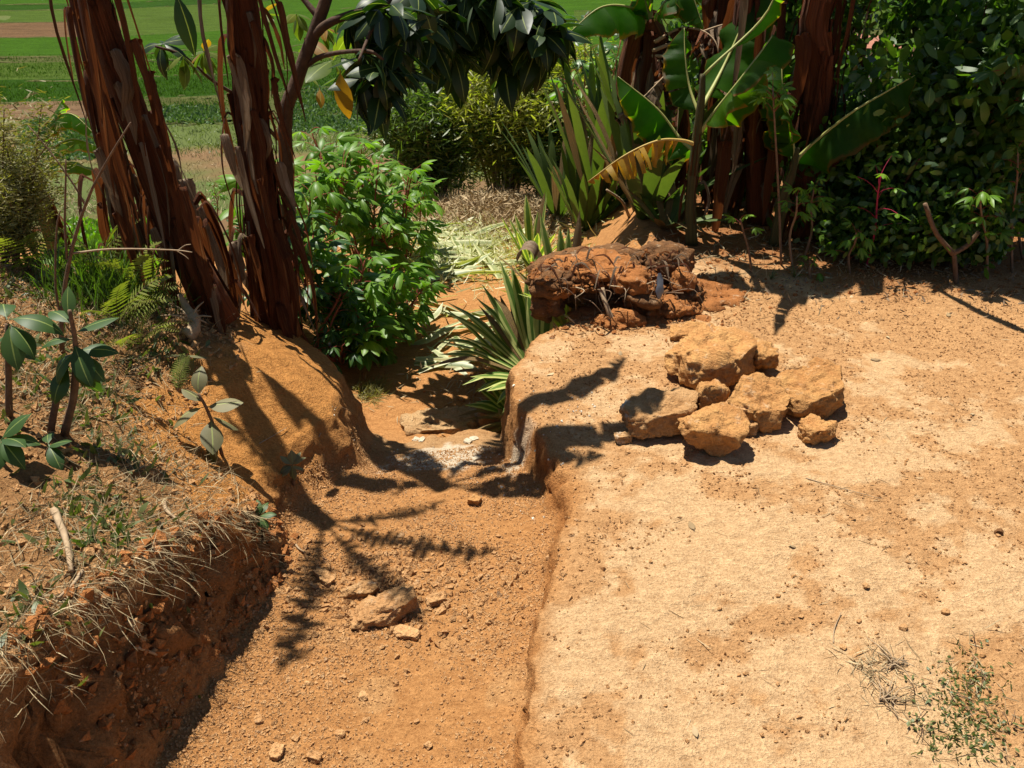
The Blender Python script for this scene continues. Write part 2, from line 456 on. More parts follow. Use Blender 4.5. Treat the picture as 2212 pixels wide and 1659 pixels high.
def ribbon(mb, pts, widths, side, fold=.25, var=0.0, mi=0, across=2, crumple=0.0, rnd=None):
    """a leaf: strip along pts; side = Vector or list; fold lifts the edges along the normal by fold*halfwidth (negative: droops)."""
    n = len(pts); vs = []; uv = []; fs = []
    if len(widths) != n: widths = list(np.interp(np.linspace(0, 1, n), np.linspace(0, 1, len(widths)), widths))
    for i, p in enumerate(pts):
        t = pts[min(i + 1, n - 1)] - pts[max(i - 1, 0)]
        t = t.normalized() if t.length > 1e-9 else Vector((0, 0, 1))
        s = side[i] if isinstance(side, list) else side
        s = s - t * s.dot(t)
        s = s.normalized() if s.length > 1e-6 else t.orthogonal().normalized()
        nn = s.cross(t)
        for k in range(across + 1):
            x = k / across * 2 - 1
            q = p + s * (x * widths[i] / 2) + nn * (fold * abs(x) * widths[i] / 2)
            if crumple: q = q + nn * rnd.uniform(-1, 1) * crumple * widths[i] + s * rnd.uniform(-.4, .4) * crumple * widths[i]
            vs.append(q); uv.append((k / across, i / (n - 1)))
    a1 = across + 1
    for i in range(n - 1):
        for k in range(across):
            fs.append((i * a1 + k, i * a1 + k + 1, (i + 1) * a1 + k + 1, (i + 1) * a1 + k))
    mb.add(vs, fs, uv, var, mi)

LEAFW = [.08, .62, .95, 1.0, .85, .5, .04]

def leaf_template(name, L, W, mat, droop=.3, fold=.3, n=6, stalk=.12, shape=LEAFW):
    """leaf along +X from origin, normal +Z."""
    mb = MB()
    pts = []
    for i in range(n + 1):
        t = i / n
        pts.append(Vector((L * (stalk + t * (1 - stalk)) * (1 - .25 * droop * t * t), 0, -droop * L * t * t * .6)))
    w = [W * v for v in np.interp(np.linspace(0, 1, n + 1), np.linspace(0, 1, len(shape)), shape)]
    if stalk > .02: ribbon(mb, [Vector((0, 0, 0)), pts[0]], [W * .07, W * .07], Vector((0, 1, 0)), 0)
    ribbon(mb, pts, w, Vector((0, 1, 0)), fold)
    return mb.mesh(name, mat)

def palmate_template(name, Lf, pet, mats, nl, droop, seed):
    """cassava leaf: petiole along +X (mat 1), leaflets fanned at its end (mat 0)."""
    r = random.Random(seed); mb = MB()
    pp = spline([(0, 0, 0), (pet * .5, 0, pet * .12), (pet, 0, pet * .04)], 4)
    tube(mb, pp, [Lf * .022, Lf * .014], 4, 0, 1, cap=False)
    c = pp[-1]
    for k in range(nl):
        a = (k / (nl - 1) - .5) * R(250) + r.uniform(-.06, .06)
        l = Lf * (1 - .38 * abs(k / (nl - 1) - .5) * 2) * r.uniform(.92, 1.06)
        d0 = Vector((math.cos(a), math.sin(a), 0))
        dr = droop * r.uniform(.75, 1.25)
        pts = [c + d0 * l * t * (1 - .3 * dr * t) + Vector((0, 0, -dr * l * t * (.3 + .7 * t))) for t in (0, .2, .42, .64, .84, 1)]
        w = l * .34
        ribbon(mb, pts, [w * .1, w * .5, w * .92, w, w * .62, w * .04], Vector((-d0.y, d0.x, 0)), .32, r.random() * .25)
    return mb.mesh(name, mats)

def orient(loc, az, el, roll=0.0, scale=1.0):
    """+X axis to azimuth az / elevation el (degrees), roll about it."""
    q = Euler((R(roll), 0, 0)).to_matrix().to_4x4()
    q = Euler((0, R(-el), 0)).to_matrix().to_4x4() @ q
    q = Euler((0, 0, R(az))).to_matrix().to_4x4() @ q
    return Matrix.Translation(loc) @ q @ Matrix.Scale(scale, 4)

# ------------------------------------------------------------------ ground sheet
def axis(segs):
    out = [segs[0][0]]
    for a, b, st in segs:
        n = max(1, int(round((b - a) / st)))
        out.extend(list(np.linspace(a, b, n + 1)[1:]))
    return np.array(out)
def grow(a, b, st, k=1.16):
    o = [a]; s = st
    while o[-1] < b:
        s *= k; o.append(o[-1] + s)
    return o[1:]
gx = axis([(-2.6, -1.25, .016), (-1.25, -1.0, .012), (-1.0, -.62, .0042), (-.62, -.5, .009), (-.5, -.08, .012), (-.08, .24, .0045), (.24, .26, .0075), (.26, 1.4, .014), (1.4, 2.8, .018)])
gx = np.concatenate([[-v for v in grow(2.6, 1500, .03)][::-1], gx, grow(2.8, 1500, .03)])
gy = axis([(.55, 1.0, .03), (1.0, 3.3, .0115), (3.3, 5.2, .02)])
gy = np.concatenate([[-600, -60, -8, -1, .2], gy, grow(5.2, 2200, .03, 1.10)])
X, Y = np.meshgrid(gx, gy)
Z = H(X, Y)
def Hq(x, y):
    """height read back from the sheet's own grid (bilinear)"""
    x = np.asarray(x, float); y = np.asarray(y, float)
    i = np.clip(np.searchsorted(gx, x) - 1, 0, len(gx) - 2); j = np.clip(np.searchsorted(gy, y) - 1, 0, len(gy) - 2)
    a = np.clip((x - gx[i]) / (gx[i + 1] - gx[i]), 0, 1); b = np.clip((y - gy[j]) / (gy[j + 1] - gy[j]), 0, 1)
    return (Z[j, i] * (1 - a) + Z[j, i + 1] * a) * (1 - b) + (Z[j + 1, i] * (1 - a) + Z[j + 1, i + 1] * a) * b
def Hs(x, y): return float(Hq(x, y))
_ys = np.concatenate([np.linspace(.6, 10, 1800), np.geomspace(10.005, 400, 1500)])
def G(u, v, dz=0.0):
    d = ray(u, v)
    t = _ys / d.y
    k = int(np.argmax(EYE + d.z * t < Hq(d.x * t, _ys)))
    if k == 0: k = len(_ys) - 1
    y = _ys[k]; x = d.x * t[k]
    return Vector((x, y, Hs(x, y) + dz))
# tint: earth colours by zone, with shade painted in on the near bank face
xr_, wr_, xl_, wl_, sr_, sl_ = walls(X, Y)
def lerp(a, b, t): return a + (np.array(b) - a) * t[..., None]
pn = fbm(X * 1.6, Y * 1.6, 3.0, 4); pn2 = fbm(X * 6, Y * 6, 7.0, 4); pn3 = fbm(X * 22, Y * 22, 1.0, 3)
tint = np.zeros(X.shape + (3,)) + np.array((.45, .222, .08))                               # gully: orange sand
plat = sr_ * smooth((X - xr_ + .02) / .08)
tint = lerp(tint, (.50, .283, .125), plat)
pale = plat * smooth((pn * .9 + pn2 * .9 + pn3 * .5 + .25 * fbm(X * 50, Y * 50, 3, 2) + .14 - .35 * np.clip((X - 1.5) / 1.0, 0, 1) - .5 * np.clip((Y - 3.1) / .6, 0, 1)) / .26)
tint = lerp(tint, (.60, .395, .208), pale)                                                   # trodden, dusty crust
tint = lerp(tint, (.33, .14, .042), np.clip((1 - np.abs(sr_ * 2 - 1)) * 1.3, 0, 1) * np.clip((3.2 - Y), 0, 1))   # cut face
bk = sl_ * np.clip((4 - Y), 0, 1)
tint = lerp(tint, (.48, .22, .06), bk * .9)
tint = lerp(tint, (.165, .052, .015), bk * np.clip((1 - np.abs(sl_ * 2 - 1)) * 1.4, 0, 1) * np.clip((2.0 - Y) * 4, .15, 1))  # dark red soil, darkened further to put the bank face's shade into the colour
dd = np.maximum(xl_ - wl_ - X, 0)
VEGT = [(1.3, -.3), (1.6, -.1), (1.9, .1), (2.1, .33), (2.5, .42), (3.0, .5)]
veg = bk * smooth((dd - tab(Y, VEGT) + pn * .25 + pn2 * .25 + .06) / .2)
tint = lerp(tint, (.29, .165, .075), veg * .8)
moist = smooth((pn2 + pn3 * .5 - .1) / .3) * (1 - sr_) * (1 - sl_) * np.clip((2.2 - Y), 0, 1)
tint = lerp(tint, (.49, .28, .12), moist * .8)
lime = np.exp(-(((X + .30) / .22) ** 2 + ((Y - 2.58) / .16) ** 2)) + .6 * np.exp(-(((X - .02) / .10) ** 2 + ((Y - 2.42) / .10) ** 2))
lime = smooth(np.clip(lime * 3, 0, 1) * (lime * 1.25 + pn3 * .6 + pn2 * .5 - .3) / .3) * (1 - sl_) * (1 - sr_ * .6)
tint = lerp(tint, (.60, .52, .39), lime * .9)
rocky = np.exp(-((Y - 2.75) / .22) ** 2) * (1 - sr_) * (1 - sl_)
tint = lerp(tint, (.40, .28, .15), rocky * .55 * (1 - lime))
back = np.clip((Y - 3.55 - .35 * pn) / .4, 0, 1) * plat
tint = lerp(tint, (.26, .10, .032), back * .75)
fa = np.clip((Y - 6) / 4, 0, 1)
fn = fbm(X * .35, Y * .35, 2.0, 4)
tint = lerp(tint, (.17, .105, .05), fa)
tint = lerp(tint, (.075, .115, .028), fa * smooth((fn + .2) / .25) * .9)
vl = np.clip((Y - 36) / 3, 0, 1)
tint = lerp(tint, (.07, .11, .022), vl * .8)
# break up the steep faces sideways too
st = np.clip((1 - np.abs(sr_ * 2 - 1)) + (1 - np.abs(sl_ * 2 - 1)), 0, 1) * np.clip((3.4 - Y) / .4, 0, 1) * (Y > .9)
DX = st * (.040 * fbm(X * 9 + 3, Y * 13, Z * 24, 4) + .016 * fbm(X * 45, Y * 45, Z * 55, 2))
DY = st * (.024 * fbm(X * 9 + 33, Y * 16, Z * 22, 4))
lw = np.clip((1 - np.abs(sl_ * 2 - 1)) * 1.5, 0, 1) * np.clip((2.1 - Y) / .3, 0, 1) * (Y > .9)
DX = DX + lw * (.075 * fbm(X * 5, Y * 9 + 2, Z * 11, 4) + .03 * fbm(X * 30, Y * 30, Z * 34, 3) - .012)
DY = DY + lw * (.045 * fbm(X * 6 + 9, Y * 9, Z * 12, 4))
ny, nx = X.shape
V = np.stack([X + DX, Y + DY, Z], -1).reshape(-1, 3)
idx = np.arange(nx * ny).reshape(ny, nx)
F = np.stack([idx[:-1, :-1], idx[:-1, 1:], idx[1:, 1:], idx[1:, :-1]], -1).reshape(-1, 4)
def np_mesh(name, V, F, mat, var=None, k=4, shade=True):
    me = bpy.data.meshes.new(name)
    me.vertices.add(len(V)); me.vertices.foreach_set('co', np.asarray(V, np.float32).ravel())
    me.loops.add(F.size); me.loops.foreach_set('vertex_index', F.astype(np.int32).ravel())
    me.polygons.add(len(F)); me.polygons.foreach_set('loop_start', np.arange(0, F.size, k, dtype=np.int32))
    me.update(calc_edges=True)
    me.polygons.foreach_set('use_smooth', np.full(len(F), shade))
    me.materials.append(mat)
    if var is not None:
        a = me.attributes.new('var', 'FLOAT', 'FACE'); a.data.foreach_set('value', np.asarray(var, np.float32))
    return me
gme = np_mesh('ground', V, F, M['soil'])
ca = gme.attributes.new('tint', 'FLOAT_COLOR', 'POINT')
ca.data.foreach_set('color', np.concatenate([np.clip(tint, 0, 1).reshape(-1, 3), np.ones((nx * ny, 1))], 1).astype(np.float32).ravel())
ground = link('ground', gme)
tag(ground, kind='structure')

# ------------------------------------------------------------------ stuff helper: many little blades from arrays
rs = np.random.RandomState(7)
def blades(pos, dirs, L, W, bend=.3, segs=2):
    """tapered ribbons. pos,dirs (n,3); L,W (n,). returns V,F(tri/quads),var"""
    n = len(pos)
    d = dirs / np.linalg.norm(dirs, axis=1, keepdims=True)
    a = rs.normal(size=(n, 3)); s = np.cross(d, a); s /= np.linalg.norm(s, axis=1, keepdims=True)
    nn = np.cross(s, d)
    vs = []
    for k in range(segs + 1):
        t = k / segs
        w = W * (.55 if k == 0 else (1.0 if k < segs else .08)) * .5
        c = pos + d * (L * t)[:, None] - nn * (bend * L * t * t)[:, None]
        vs.append(c - s * w[:, None]); vs.append(c + s * w[:, None])
    V = np.stack(vs, 1).reshape(-1, 3)
    b = (np.arange(n) * 2 * (segs + 1))[:, None]
    F = np.concatenate([np.stack([b + 2 * k, b + 2 * k + 1, b + 2 * k + 3, b + 2 * k + 2], -1) for k in range(segs)], 1).reshape(-1, 4)
    var = np.repeat(rs.rand(n), segs)
    return V, F, var
def blade_mesh(name, mat, *a, **k):
    V, F, var = blades(*a, **k)
    return np_mesh(name, V, F, mat, var)
def rdirs(n, up=.3, spread=1.0):
    d = rs.normal(size=(n, 3)) * spread
    d[:, 2] = np.abs(d[:, 2]) * .3 + up
    return d

_ICO = None
def ico(sub=1):
    import bmesh
    bm = bmesh.new(); bmesh.ops.create_icosphere(bm, subdivisions=sub, radius=1)
    v = np.array([p.co[:] for p in bm.verts]); f = np.array([[q.index for q in p.verts] for p in bm.faces]); bm.free()
    return v, f

# soil crumbs, too many to count
def crumbs(name, n, fn, smin, smax, mat):
    v = np.array([(1, 0, 0), (-1, 0, 0), (0, 1, 0), (0, -1, 0), (0, 0, 1), (0, 0, -1)], float)
    f = np.array([(0, 2, 4), (2, 1, 4), (1, 3, 4), (3, 0, 4), (2, 0, 5), (1, 2, 5), (3, 1, 5), (0, 3, 5)])
    p = fn(n); n = len(p)
    s = smin + (smax - smin) * rs.rand(n) ** 3
    vv = v[None] * (s[:, None, None] * rs.uniform(.6, 1.15, (n, 1, 3)))
    vv = vv * rs.uniform(.6, 1.3, (n, len(v), 1))
    ang = rs.rand(n) * 6.28; tl = rs.rand(n) * 1.2
    ca_, sa_, ct_, st_ = np.cos(ang)[:, None], np.sin(ang)[:, None], np.cos(tl)[:, None], np.sin(tl)[:, None]
    yy_, zz_ = vv[..., 1] * ct_ - vv[..., 2] * st_, vv[..., 1] * st_ + vv[..., 2] * ct_
    vv = np.stack([vv[..., 0] * ca_ - yy_ * sa_, vv[..., 0] * sa_ + yy_ * ca_, zz_], -1)
    z = Hq(p[:, 0], p[:, 1])
    vv = vv + np.stack([p[:, 0], p[:, 1], z + s * .25], -1)[:, None]
    F = (f[None] + (np.arange(n) * len(v))[:, None, None]).reshape(-1, 3)
    o = link(name, np_mesh(name, vv.reshape(-1, 3), F, mat, np.repeat(rs.rand(n), len(f)), 3, False))
    return tag(o, kind='stuff')
def in_gully(n):
    y = 1.0 + 1.7 * rs.rand(n * 2); x = -.85 + 1.1 * rs.rand(n * 2)
    _, _, _, _, a, b = walls(x, y)
    k = (a < .15) & (b < .5) & (fbm(x * 4, y * 4, 3) + rs.rand(n * 2) * .6 > .1)
    return np.stack([x[k], y[k]], 1)[:n]
def on_plateau(n):
    y = 1.0 + 2.9 * rs.rand(n * 2); x = .05 + 2.7 * rs.rand(n * 2)
    _, _, _, _, a, b = walls(x, y)
    k = (a > .95) & (-.9 * fbm(x * 1.6, y * 1.6, 3.0, 4) - .9 * fbm(x * 6, y * 6, 7.0, 4) + .6 * fbm(x * 12, y * 12, 1.0, 2) + rs.rand(n * 2) * .5 > .2)
    return np.stack([x[k], y[k]], 1)[:n]
def in_disturbed(n):
    x = -.36 + .2 * rs.normal(size=n); y = 1.73 + .12 * rs.normal(size=n)
    return np.stack([x, y], 1)
def on_bank(n):
    y = 1.0 + 2.2 * rs.rand(n * 2); x = -2.3 + 1.9 * rs.rand(n * 2)
    _, _, xl, wl, a, b = walls(x, y)
    k = (b > .3) & ((xl - wl - x) > np.interp(y, [q[0] for q in VEGT], [q[1] for q in VEGT]) - .12)
    return np.stack([x[k], y[k]], 1)[:n]
def right_back(n):
    x = .9 + 2.0 * rs.rand(n); y = 3.5 + 1.0 * rs.rand(n)
    return np.stack([x, y], 1)
tag(crumbs('gully_soil_crumbs', 42000, in_gully, .0012, .006, M['clod']), 'fine orange soil crumbs strewn along the gully floor', 'soil crumbs')
tag(crumbs('plateau_soil_crumbs', 30000, on_plateau, .001, .0075, M['clod']), 'fine pale soil crumbs strewn over the trodden ground', 'soil crumbs')
tag(crumbs('loose_soil_crumbs', 2200, in_disturbed, .0025, .015, M['clod']), 'loose lumpy soil broken up around the slab in the gully', 'soil crumbs')
tag(crumbs('bank_soil_crumbs', 9000, on_bank, .002, .016, M['clod']), 'reddish soil crumbs among the dry grass of the bank', 'soil crumbs')
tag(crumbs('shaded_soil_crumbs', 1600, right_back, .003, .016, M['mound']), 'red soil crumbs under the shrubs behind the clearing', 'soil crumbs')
def lime_pts(n):
    a = np.stack([-.30 + .13 * rs.normal(size=n), 2.58 + .09 * rs.normal(size=n)], 1)
    b = np.stack([.03 + .09 * rs.normal(size=n // 2), 2.35 + .2 * rs.normal(size=n // 2)], 1)
    c = np.stack([.28 + .06 * rs.normal(size=n // 4), 2.47 + .06 * rs.normal(size=n // 4)], 1)
    return np.concatenate([a, b, c])
def by_mound(n): return np.stack([.45 + .28 * rs.normal(size=n), 3.42 + .16 * rs.normal(size=n)], 1)
tag(crumbs('mound_soil_crumbs', 2600, by_mound, .002, .016, M['mound']), 'red soil crumbs spilled around the root mound', 'soil crumbs')
tag(crumbs('lime_chips', 210, lime_pts, .0015, .008, M['lime']), 'white lime and shell chips on the gully floor and its edge', 'lime chips')

def on_face(n):
    y = 1.0 + .95 * rs.rand(n); x = tab(y, XL) - tab(y, WL) * rs.uniform(.0, 1.0, n)
    return np.stack([x, y], 1)
tag(crumbs('face_clods', 900, on_face, .004, .026, M['mound']), 'red clods stuck in the shaded face of the near bank', 'soil clods')

# ------------------------------------------------------------------ valley: rice plots, bunds, beds
def plane_pt(u, v, z):
    d = ray(u, v); t = (z - EYE) / d.z
    return Vector((d.x * t, d.y * t, z))
plot_mats = {}
def plot_mat(key, c1, c2):
    if key not in plot_mats:
        m, nt, out = newmat('plot_' + key); q = NT(nt)
        pos = q.n('ShaderNodeNewGeometry').outputs['Position']
        n1 = q.noise(q.scaled(pos, .25, 1.4, 1), 1.1, 5, .65); n2 = q.noise(q.scaled(pos, 1, 1, 1), 5.5, 4, .75)
        f = q.ramp(q.math('ADD', q.math('MULTIPLY', n1, .6), q.math('MULTIPLY', n2, .7)), .42, .88)
        c = q.mix(f, tuple(x * .40 for x in c1), tuple(x * .86 for x in c2))
        bs = q.n('ShaderNodeBsdfPrincipled'); bs.inputs['Roughness'].default_value = .95; bs.inputs['Specular IOR Level'].default_value = .04
        q.l(c, bs.inputs['Base Color']); q.l(q.bump(n2, .25, .8), bs.inputs['Normal']); q.l(bs.outputs[0], out.inputs[0])
        plot_mats[key] = m
    return plot_mats[key]
GREENS = {'bright': ((.040, .105, .004), (.058, .135, .007)), 'deep': ((.024, .070, .004), (.036, .090, .006)), 'pale': ((.065, .112, .012), (.088, .14, .02)),
          'brown': ((.15, .085, .04), (.20, .115, .055)), 'soil': ((.20, .115, .058), (.24, .15, .08)), 'olive': ((.09, .10, .025), (.12, .13, .04))}
rows = [(-95, 'bright'), (-60, 'deep'), (-30, 'pale'), (-8, 'bright'), (22, 'deep'), (36, 'pale'), (62, 'brown'), (96, 'bright'), (136, 'olive'), (150, 'pale'), (188, 'deep'), (236, 'soil'), (292, None)]
splits = [(-2600, 262), (262, 560), (560, 1240), (1240, 4600)]
swap = {(5, 2): 'bright', (6, 1): 'pale', (6, 2): 'bright', (8, 1): 'bright', (8, 2): 'bright', (9, 1): 'bright', (9, 2): 'pale', (11, 1): 'olive', (11, 2): 'olive', (7, 3): 'pale', (6, 3): 'bright', (9, 3): 'bright', (11, 3): 'pale'}
names = {'bright': 'bright green rice', 'deep': 'deep green rice', 'pale': 'pale green rice', 'brown': 'reddish ploughed', 'soil': 'bare brown', 'olive': 'weedy olive'}
TILT = -.055
for i in range(len(rows) - 1):
    for j, (u0, u1) in enumerate(splits):
        key = swap.get((i, j), rows[i][1])
        zz = -7.25 + .03
        c = []
        for (u, v) in ((u0, rows[i + 1][0]), (u1, rows[i + 1][0]), (u1, rows[i][0]), (u0, rows[i][0])):
            c.append(plane_pt(u, v + TILT * max(min(u, 1500), -400), zz))
        # shrink for the bund, subdivide with a little relief
        ctr = sum(c, Vector()) / 4
        mb = MB(); n, mm = 10, 5
        vs = []
        for b in range(mm + 1):
            for a in range(n + 1):
                p = c[0].lerp(c[1], a / n).lerp(c[3].lerp(c[2], a / n), b / mm)
                edge = a in (0, n) or b in (0, mm)
                p = p + Vector((0, 0, (.10 if edge else 0) + .04 * float(vnoise(p.x * .3, p.y * .3))))
                vs.append(p)
        fs = [(b * (n + 1) + a, b * (n + 1) + a + 1, (b + 1) * (n + 1) + a + 1, (b + 1) * (n + 1) + a) for b in range(mm) for a in range(n)]
        mb.add(vs, fs)
        o = mb.build('rice_field', plot_mat(key, *GREENS[key]))
        tag(o, kind='structure')
        # bund along the near edge
        bb = MB()
        tube(bb, spline([c[0].lerp(c[1], t) + Vector((0, .9 * float(vnoise(t * 14, i * 3.1 + j)), -.05)) for t in np.linspace(0, 1, 24)], 60), [.08 + .16 * float(_hash(np.array([q]), np.array([i]), np.array([j]))[0]) for q in range(60)], 6)
        bb.build('bund', plot_mat('bund_a', (.07, .095, .02), (.13, .14, .05)) if (i * 3 + j) % 3 else plot_mat('bund_b', (.10, .12, .035), (.17, .16, .06)), o)
# standing rice in the nearer plots and the leafy beds at the slope's foot
def pix_area(n, u0, u1, v0, v1, z):
    u = u0 + (u1 - u0) * rs.rand(n); v = v0 + (v1 - v0) * rs.rand(n)
    return np.array([plane_pt(a, b, z)[:] for a, b in zip(u, v)])
p = pix_area(22000, 0, 900, 120, 232, -7.22)
tag(link('rice_blades', blade_mesh('rice_blades', M['rice'], p, rdirs(len(p), 1.6), rs.uniform(.10, .22, len(p)), rs.uniform(.02, .04, len(p)))), 'young rice standing in the valley plots behind the stems', 'rice', kind='stuff')
def slope_pts(n, u0, u1, v0, v1):
    o = []
    for _ in range(n):
        o.append(G(u0 + (u1 - u0) * rs.rand(), v0 + (v1 - v0) * rs.rand())[:])
    return np.array(o)
p = np.concatenate([slope_pts(2400, 620, 850, 194, 285), slope_pts(1300, 60, 225, 262, 345), slope_pts(500, 360, 480, 235, 265)])
k = 5
p = np.repeat(p, k, 0) + rs.normal(size=(len(p) * k, 3)) * np.array([.22, .3, .04])
p[:, 2] = Hq(p[:, 0], p[:, 1]) + .02
tag(link('garden_beds', blade_mesh('garden_beds', M['taro'], p, rdirs(len(p), .6), rs.uniform(.12, .26, len(p)), rs.uniform(.09, .16, len(p)), bend=.4)), 'blue-green leafy crop in beds below the slope', 'crop', kind='stuff')
p = slope_pts(900, 240, 900, 238, 335); p = np.repeat(p, 6, 0) + rs.normal(size=(5400, 3)) * np.array([.3, .5, 0]); p[:, 2] = Hq(p[:, 0], p[:, 1])
tag(link('valley_grass', blade_mesh('valley_grass', M['weed'], p, rdirs(len(p), 1.0), rs.uniform(.08, .26, len(p)), rs.uniform(.015, .04, len(p)))), 'olive grass on the valley edge behind the cassava', 'grass', kind='stuff')
p = np.concatenate([slope_pts(700, 0, 480, 330, 480), slope_pts(500, 640, 860, 230, 330)])
p = np.repeat(p, 5, 0) + rs.normal(size=(len(p) * 5, 3)) * np.array([.12, .2, 0]); p[:, 2] = Hq(p[:, 0], p[:, 1])
tag(link('slope_grass', blade_mesh('slope_grass', M['straw'], p, rdirs(len(p), 1.0), rs.uniform(.06, .22, len(p)), rs.uniform(.008, .02, len(p)))), 'thin dry grass on the brown slope behind the bananas', 'grass', kind='stuff')

# brick house far behind the right-hand bananas: only slivers show between leaves
hb = Vector((P(1450, 230, 15.0).x, 15.0, Hs(P(1450, 230, 15).x, 15.0)))
house = thing('brick_house', hb, 'brick house with white painted bands half hidden behind banana stems', 'house')
def box(mb, x0, x1, y0, y1, z0, z1, mi=0):
    v = [(x0, y0, z0), (x1, y0, z0), (x1, y1, z0), (x0, y1, z0), (x0, y0, z1), (x1, y0, z1), (x1, y1, z1), (x0, y1, z1)]
    mb.add(v, [(0, 1, 5, 4), (1, 2, 6, 5), (2, 3, 7, 6), (3, 0, 4, 7), (4, 5, 6, 7), (3, 2, 1, 0)], None, 0, mi)
ztop = P(1455, 192, 15.0).z - hb.z
mb = MB(); box(mb, 0, 2.0, 0, 3, -1.2, ztop + .05); mb.build('wall', M['brick'], house, False)
ztop = P(1455, 192, 15.0).z - hb.z
for z0, z1 in ((ztop - .27, ztop - .12), (ztop - .02, ztop + .06), (ztop - .85, ztop - .65)):
    mb = MB(); box(mb, -.02, 2.02, -.03, 3.03, z0, z1 + .002); mb.build('white_band', M['white'], house, False)
mb = MB(); box(mb, 1.0, 1.5, -.05, .1, ztop - 1.7, ztop - 1.0); wnd = mb.build('window', M['white'], house, False)
mb = MB(); box(mb, 1.06, 1.44, -.07, 0, ztop - 1.64, ztop - 1.06); mb.build('pane', M['glass'], wnd, False)
mb = MB(); mb.add([(-.15, -.25, ztop + .07), (2.15, -.25, ztop + .07), (2.15, 3.2, ztop + .07), (-.15, 3.2, ztop + .07), (-.15, 1.5, ztop + .5), (2.15, 1.5, ztop + .5)], [(0, 1, 5, 4), (2, 3, 4, 5), (1, 2, 5), (3, 0, 4), (0, 3, 2, 1)])
mb.build('roof', M['rooftile'], house, False)
# white wall glimpsed through the hedge
wb = P(1890, 150, 13.0); wb.z = Hs(wb.x, 13.0)
o = thing('white_shed', wb, 'white walled shed glimpsed through the dark shrubs', 'shed')
mb = MB(); box(mb, -.3, .35, 0, 1.2, -1, P(1890, 108, 13.0).z - wb.z); mb.build('wall', M['white'], o, False)
zt = P(1890, 108, 13.0).z - wb.z
mb = MB(); mb.add([(-.36, -.1, zt), (.41, -.1, zt), (.41, 1.3, zt + .02), (-.36, 1.3, zt + .02), (-.36, -.1, zt + .04), (.41, -.1, zt + .04), (.41, 1.3, zt + .06), (-.36, 1.3, zt + .06)], [(0, 1, 5, 4), (1, 2, 6, 5), (2, 3, 7, 6), (3, 0, 4, 7), (4, 5, 6, 7), (3, 2, 1, 0)])
mb.build('roof', M['rooftile'], o, False)

# ------------------------------------------------------------------ stones
def stone(label, base, sx, sy, sz, rot=0, tilt=(0, 0), mat='stone', seed=0, flat=.5, group='loose stones and soil blocks', sink=.12, blocky=.55, name='stone', cat='stone'):
    v, f = ico(5)
    r = np.random.RandomState(seed)
    # blocky: clip the sphere by random planes
    w = v.copy()
    sx, sy, sz = sx * .87, sy * .87, sz * .86
    for k in range(8):
        n = r.normal(size=3); n /= np.linalg.norm(n)
        d = r.uniform(blocky, .9)
        e = w @ n
        w = w - np.maximum(e - d, 0)[:, None] * n
    for n, d in (((0, 0, 1), flat), ((0, 0, -1), .6), ((1, 0, 0), .8), ((-1, 0, 0), .8), ((0, 1, 0), .8), ((0, -1, 0), .75)):
        n = np.array(n, float); e = w @ n
        w = w - np.maximum(e - d, 0)[:, None] * n
    off = seed * 3.7
    w = w * np.array([sx / 1.55, sy / 1.5, sz / (flat + .6)])
    m_ = (sx + sy + sz) / 3; b_ = w / m_
    disp = m_ * (.17 * fbm(b_[:, 0] * 2.4 + off, b_[:, 1] * 2.4, b_[:, 2] * 2.4, 3) + .17 * np.minimum(fbm(b_[:, 0] * 7 + off, b_[:, 1] * 7, b_[:, 2] * 7, 3), .04) + .055 * fbm(b_[:, 0] * 18 + off, b_[:, 1] * 20, b_[:, 2] * 20, 3))
    w = w + v * disp[:, None]
    me = np_mesh(name, w, f, M[mat], None, 3)
    o = link(name, me)
    e = Euler((R(tilt[0]), R(tilt[1]), R(rot))).to_matrix()
    lo = min((e @ Vector(p)).z for p in w[::5])
    o.rotation_euler = (R(tilt[0]), R(tilt[1]), R(rot))
    o.location = Vector(base) + Vector((0, 0, -lo - sink * sz))
    return tag(o, label, cat, group)

def SG(u, v): return G(u, v)
stone('large pitted soil boulder at the back of the stone heap', SG(1545, 850) + Vector((0, .13, .0)), .36, .30, .155, 10, (8, 4), 'stone', 3, .62, sink=.03, blocky=.62)
stone('upright narrow slab standing in front of the large boulder', SG(1530, 900) + Vector((0, .0, 0)), .125, .09, .16, 12, (-14, 6), 'stone', 5, .8, sink=.05)
stone('flat-topped block with a white limed end in the stone heap', SG(1430, 945) + Vector((.0, .07, 0)), .30, .20, .115, 14, (0, -6), 'stone_lime', 8, .62, sink=.02, blocky=.66)
stone('rough crumbly block at the front of the stone heap', SG(1535, 975) + Vector((0, .03, 0)), .26, .17, .125, -10, (8, 6), 'stone', 11, .6, sink=.04, blocky=.62)
stone('smooth tilted slab leaning in the middle of the stone heap', SG(1645, 930) + Vector((0, .07, 0)), .22, .22, .10, -28, (16, 12), 'stone', 14, .5, sink=.03, blocky=.62)
stone('wide stone at the right end of the heap', SG(1760, 905) + Vector((0, .08, 0)), .29, .22, .115, 20, (10, -8), 'stone', 17, .55, sink=.06, blocky=.6)
stone('small wedge propped against the right end stone', SG(1715, 850) + Vector((0, .02, 0)), .10, .08, .11, 40, (0, 30), 'stone_lime', 21, .6, sink=.1)
stone('small rounded stone lying alone before the heap', SG(1770, 958) + Vector((0, .03, 0)), .14, .11, .075, 5, (0, 0), 'stone', 23, .6, sink=.1)
stone('thin flat slab lying behind the stone heap', SG(1482, 738) + Vector((.02, .05, 0)), .21, .12, .035, 8, (6, 0), 'stone', 25, .5, sink=.1)
stone('ridged fragment behind the large boulder', SG(1640, 808) + Vector((0, .05, 0)), .14, .20, .10, 30, (-10, 0), 'stone', 29, .6, sink=.05)
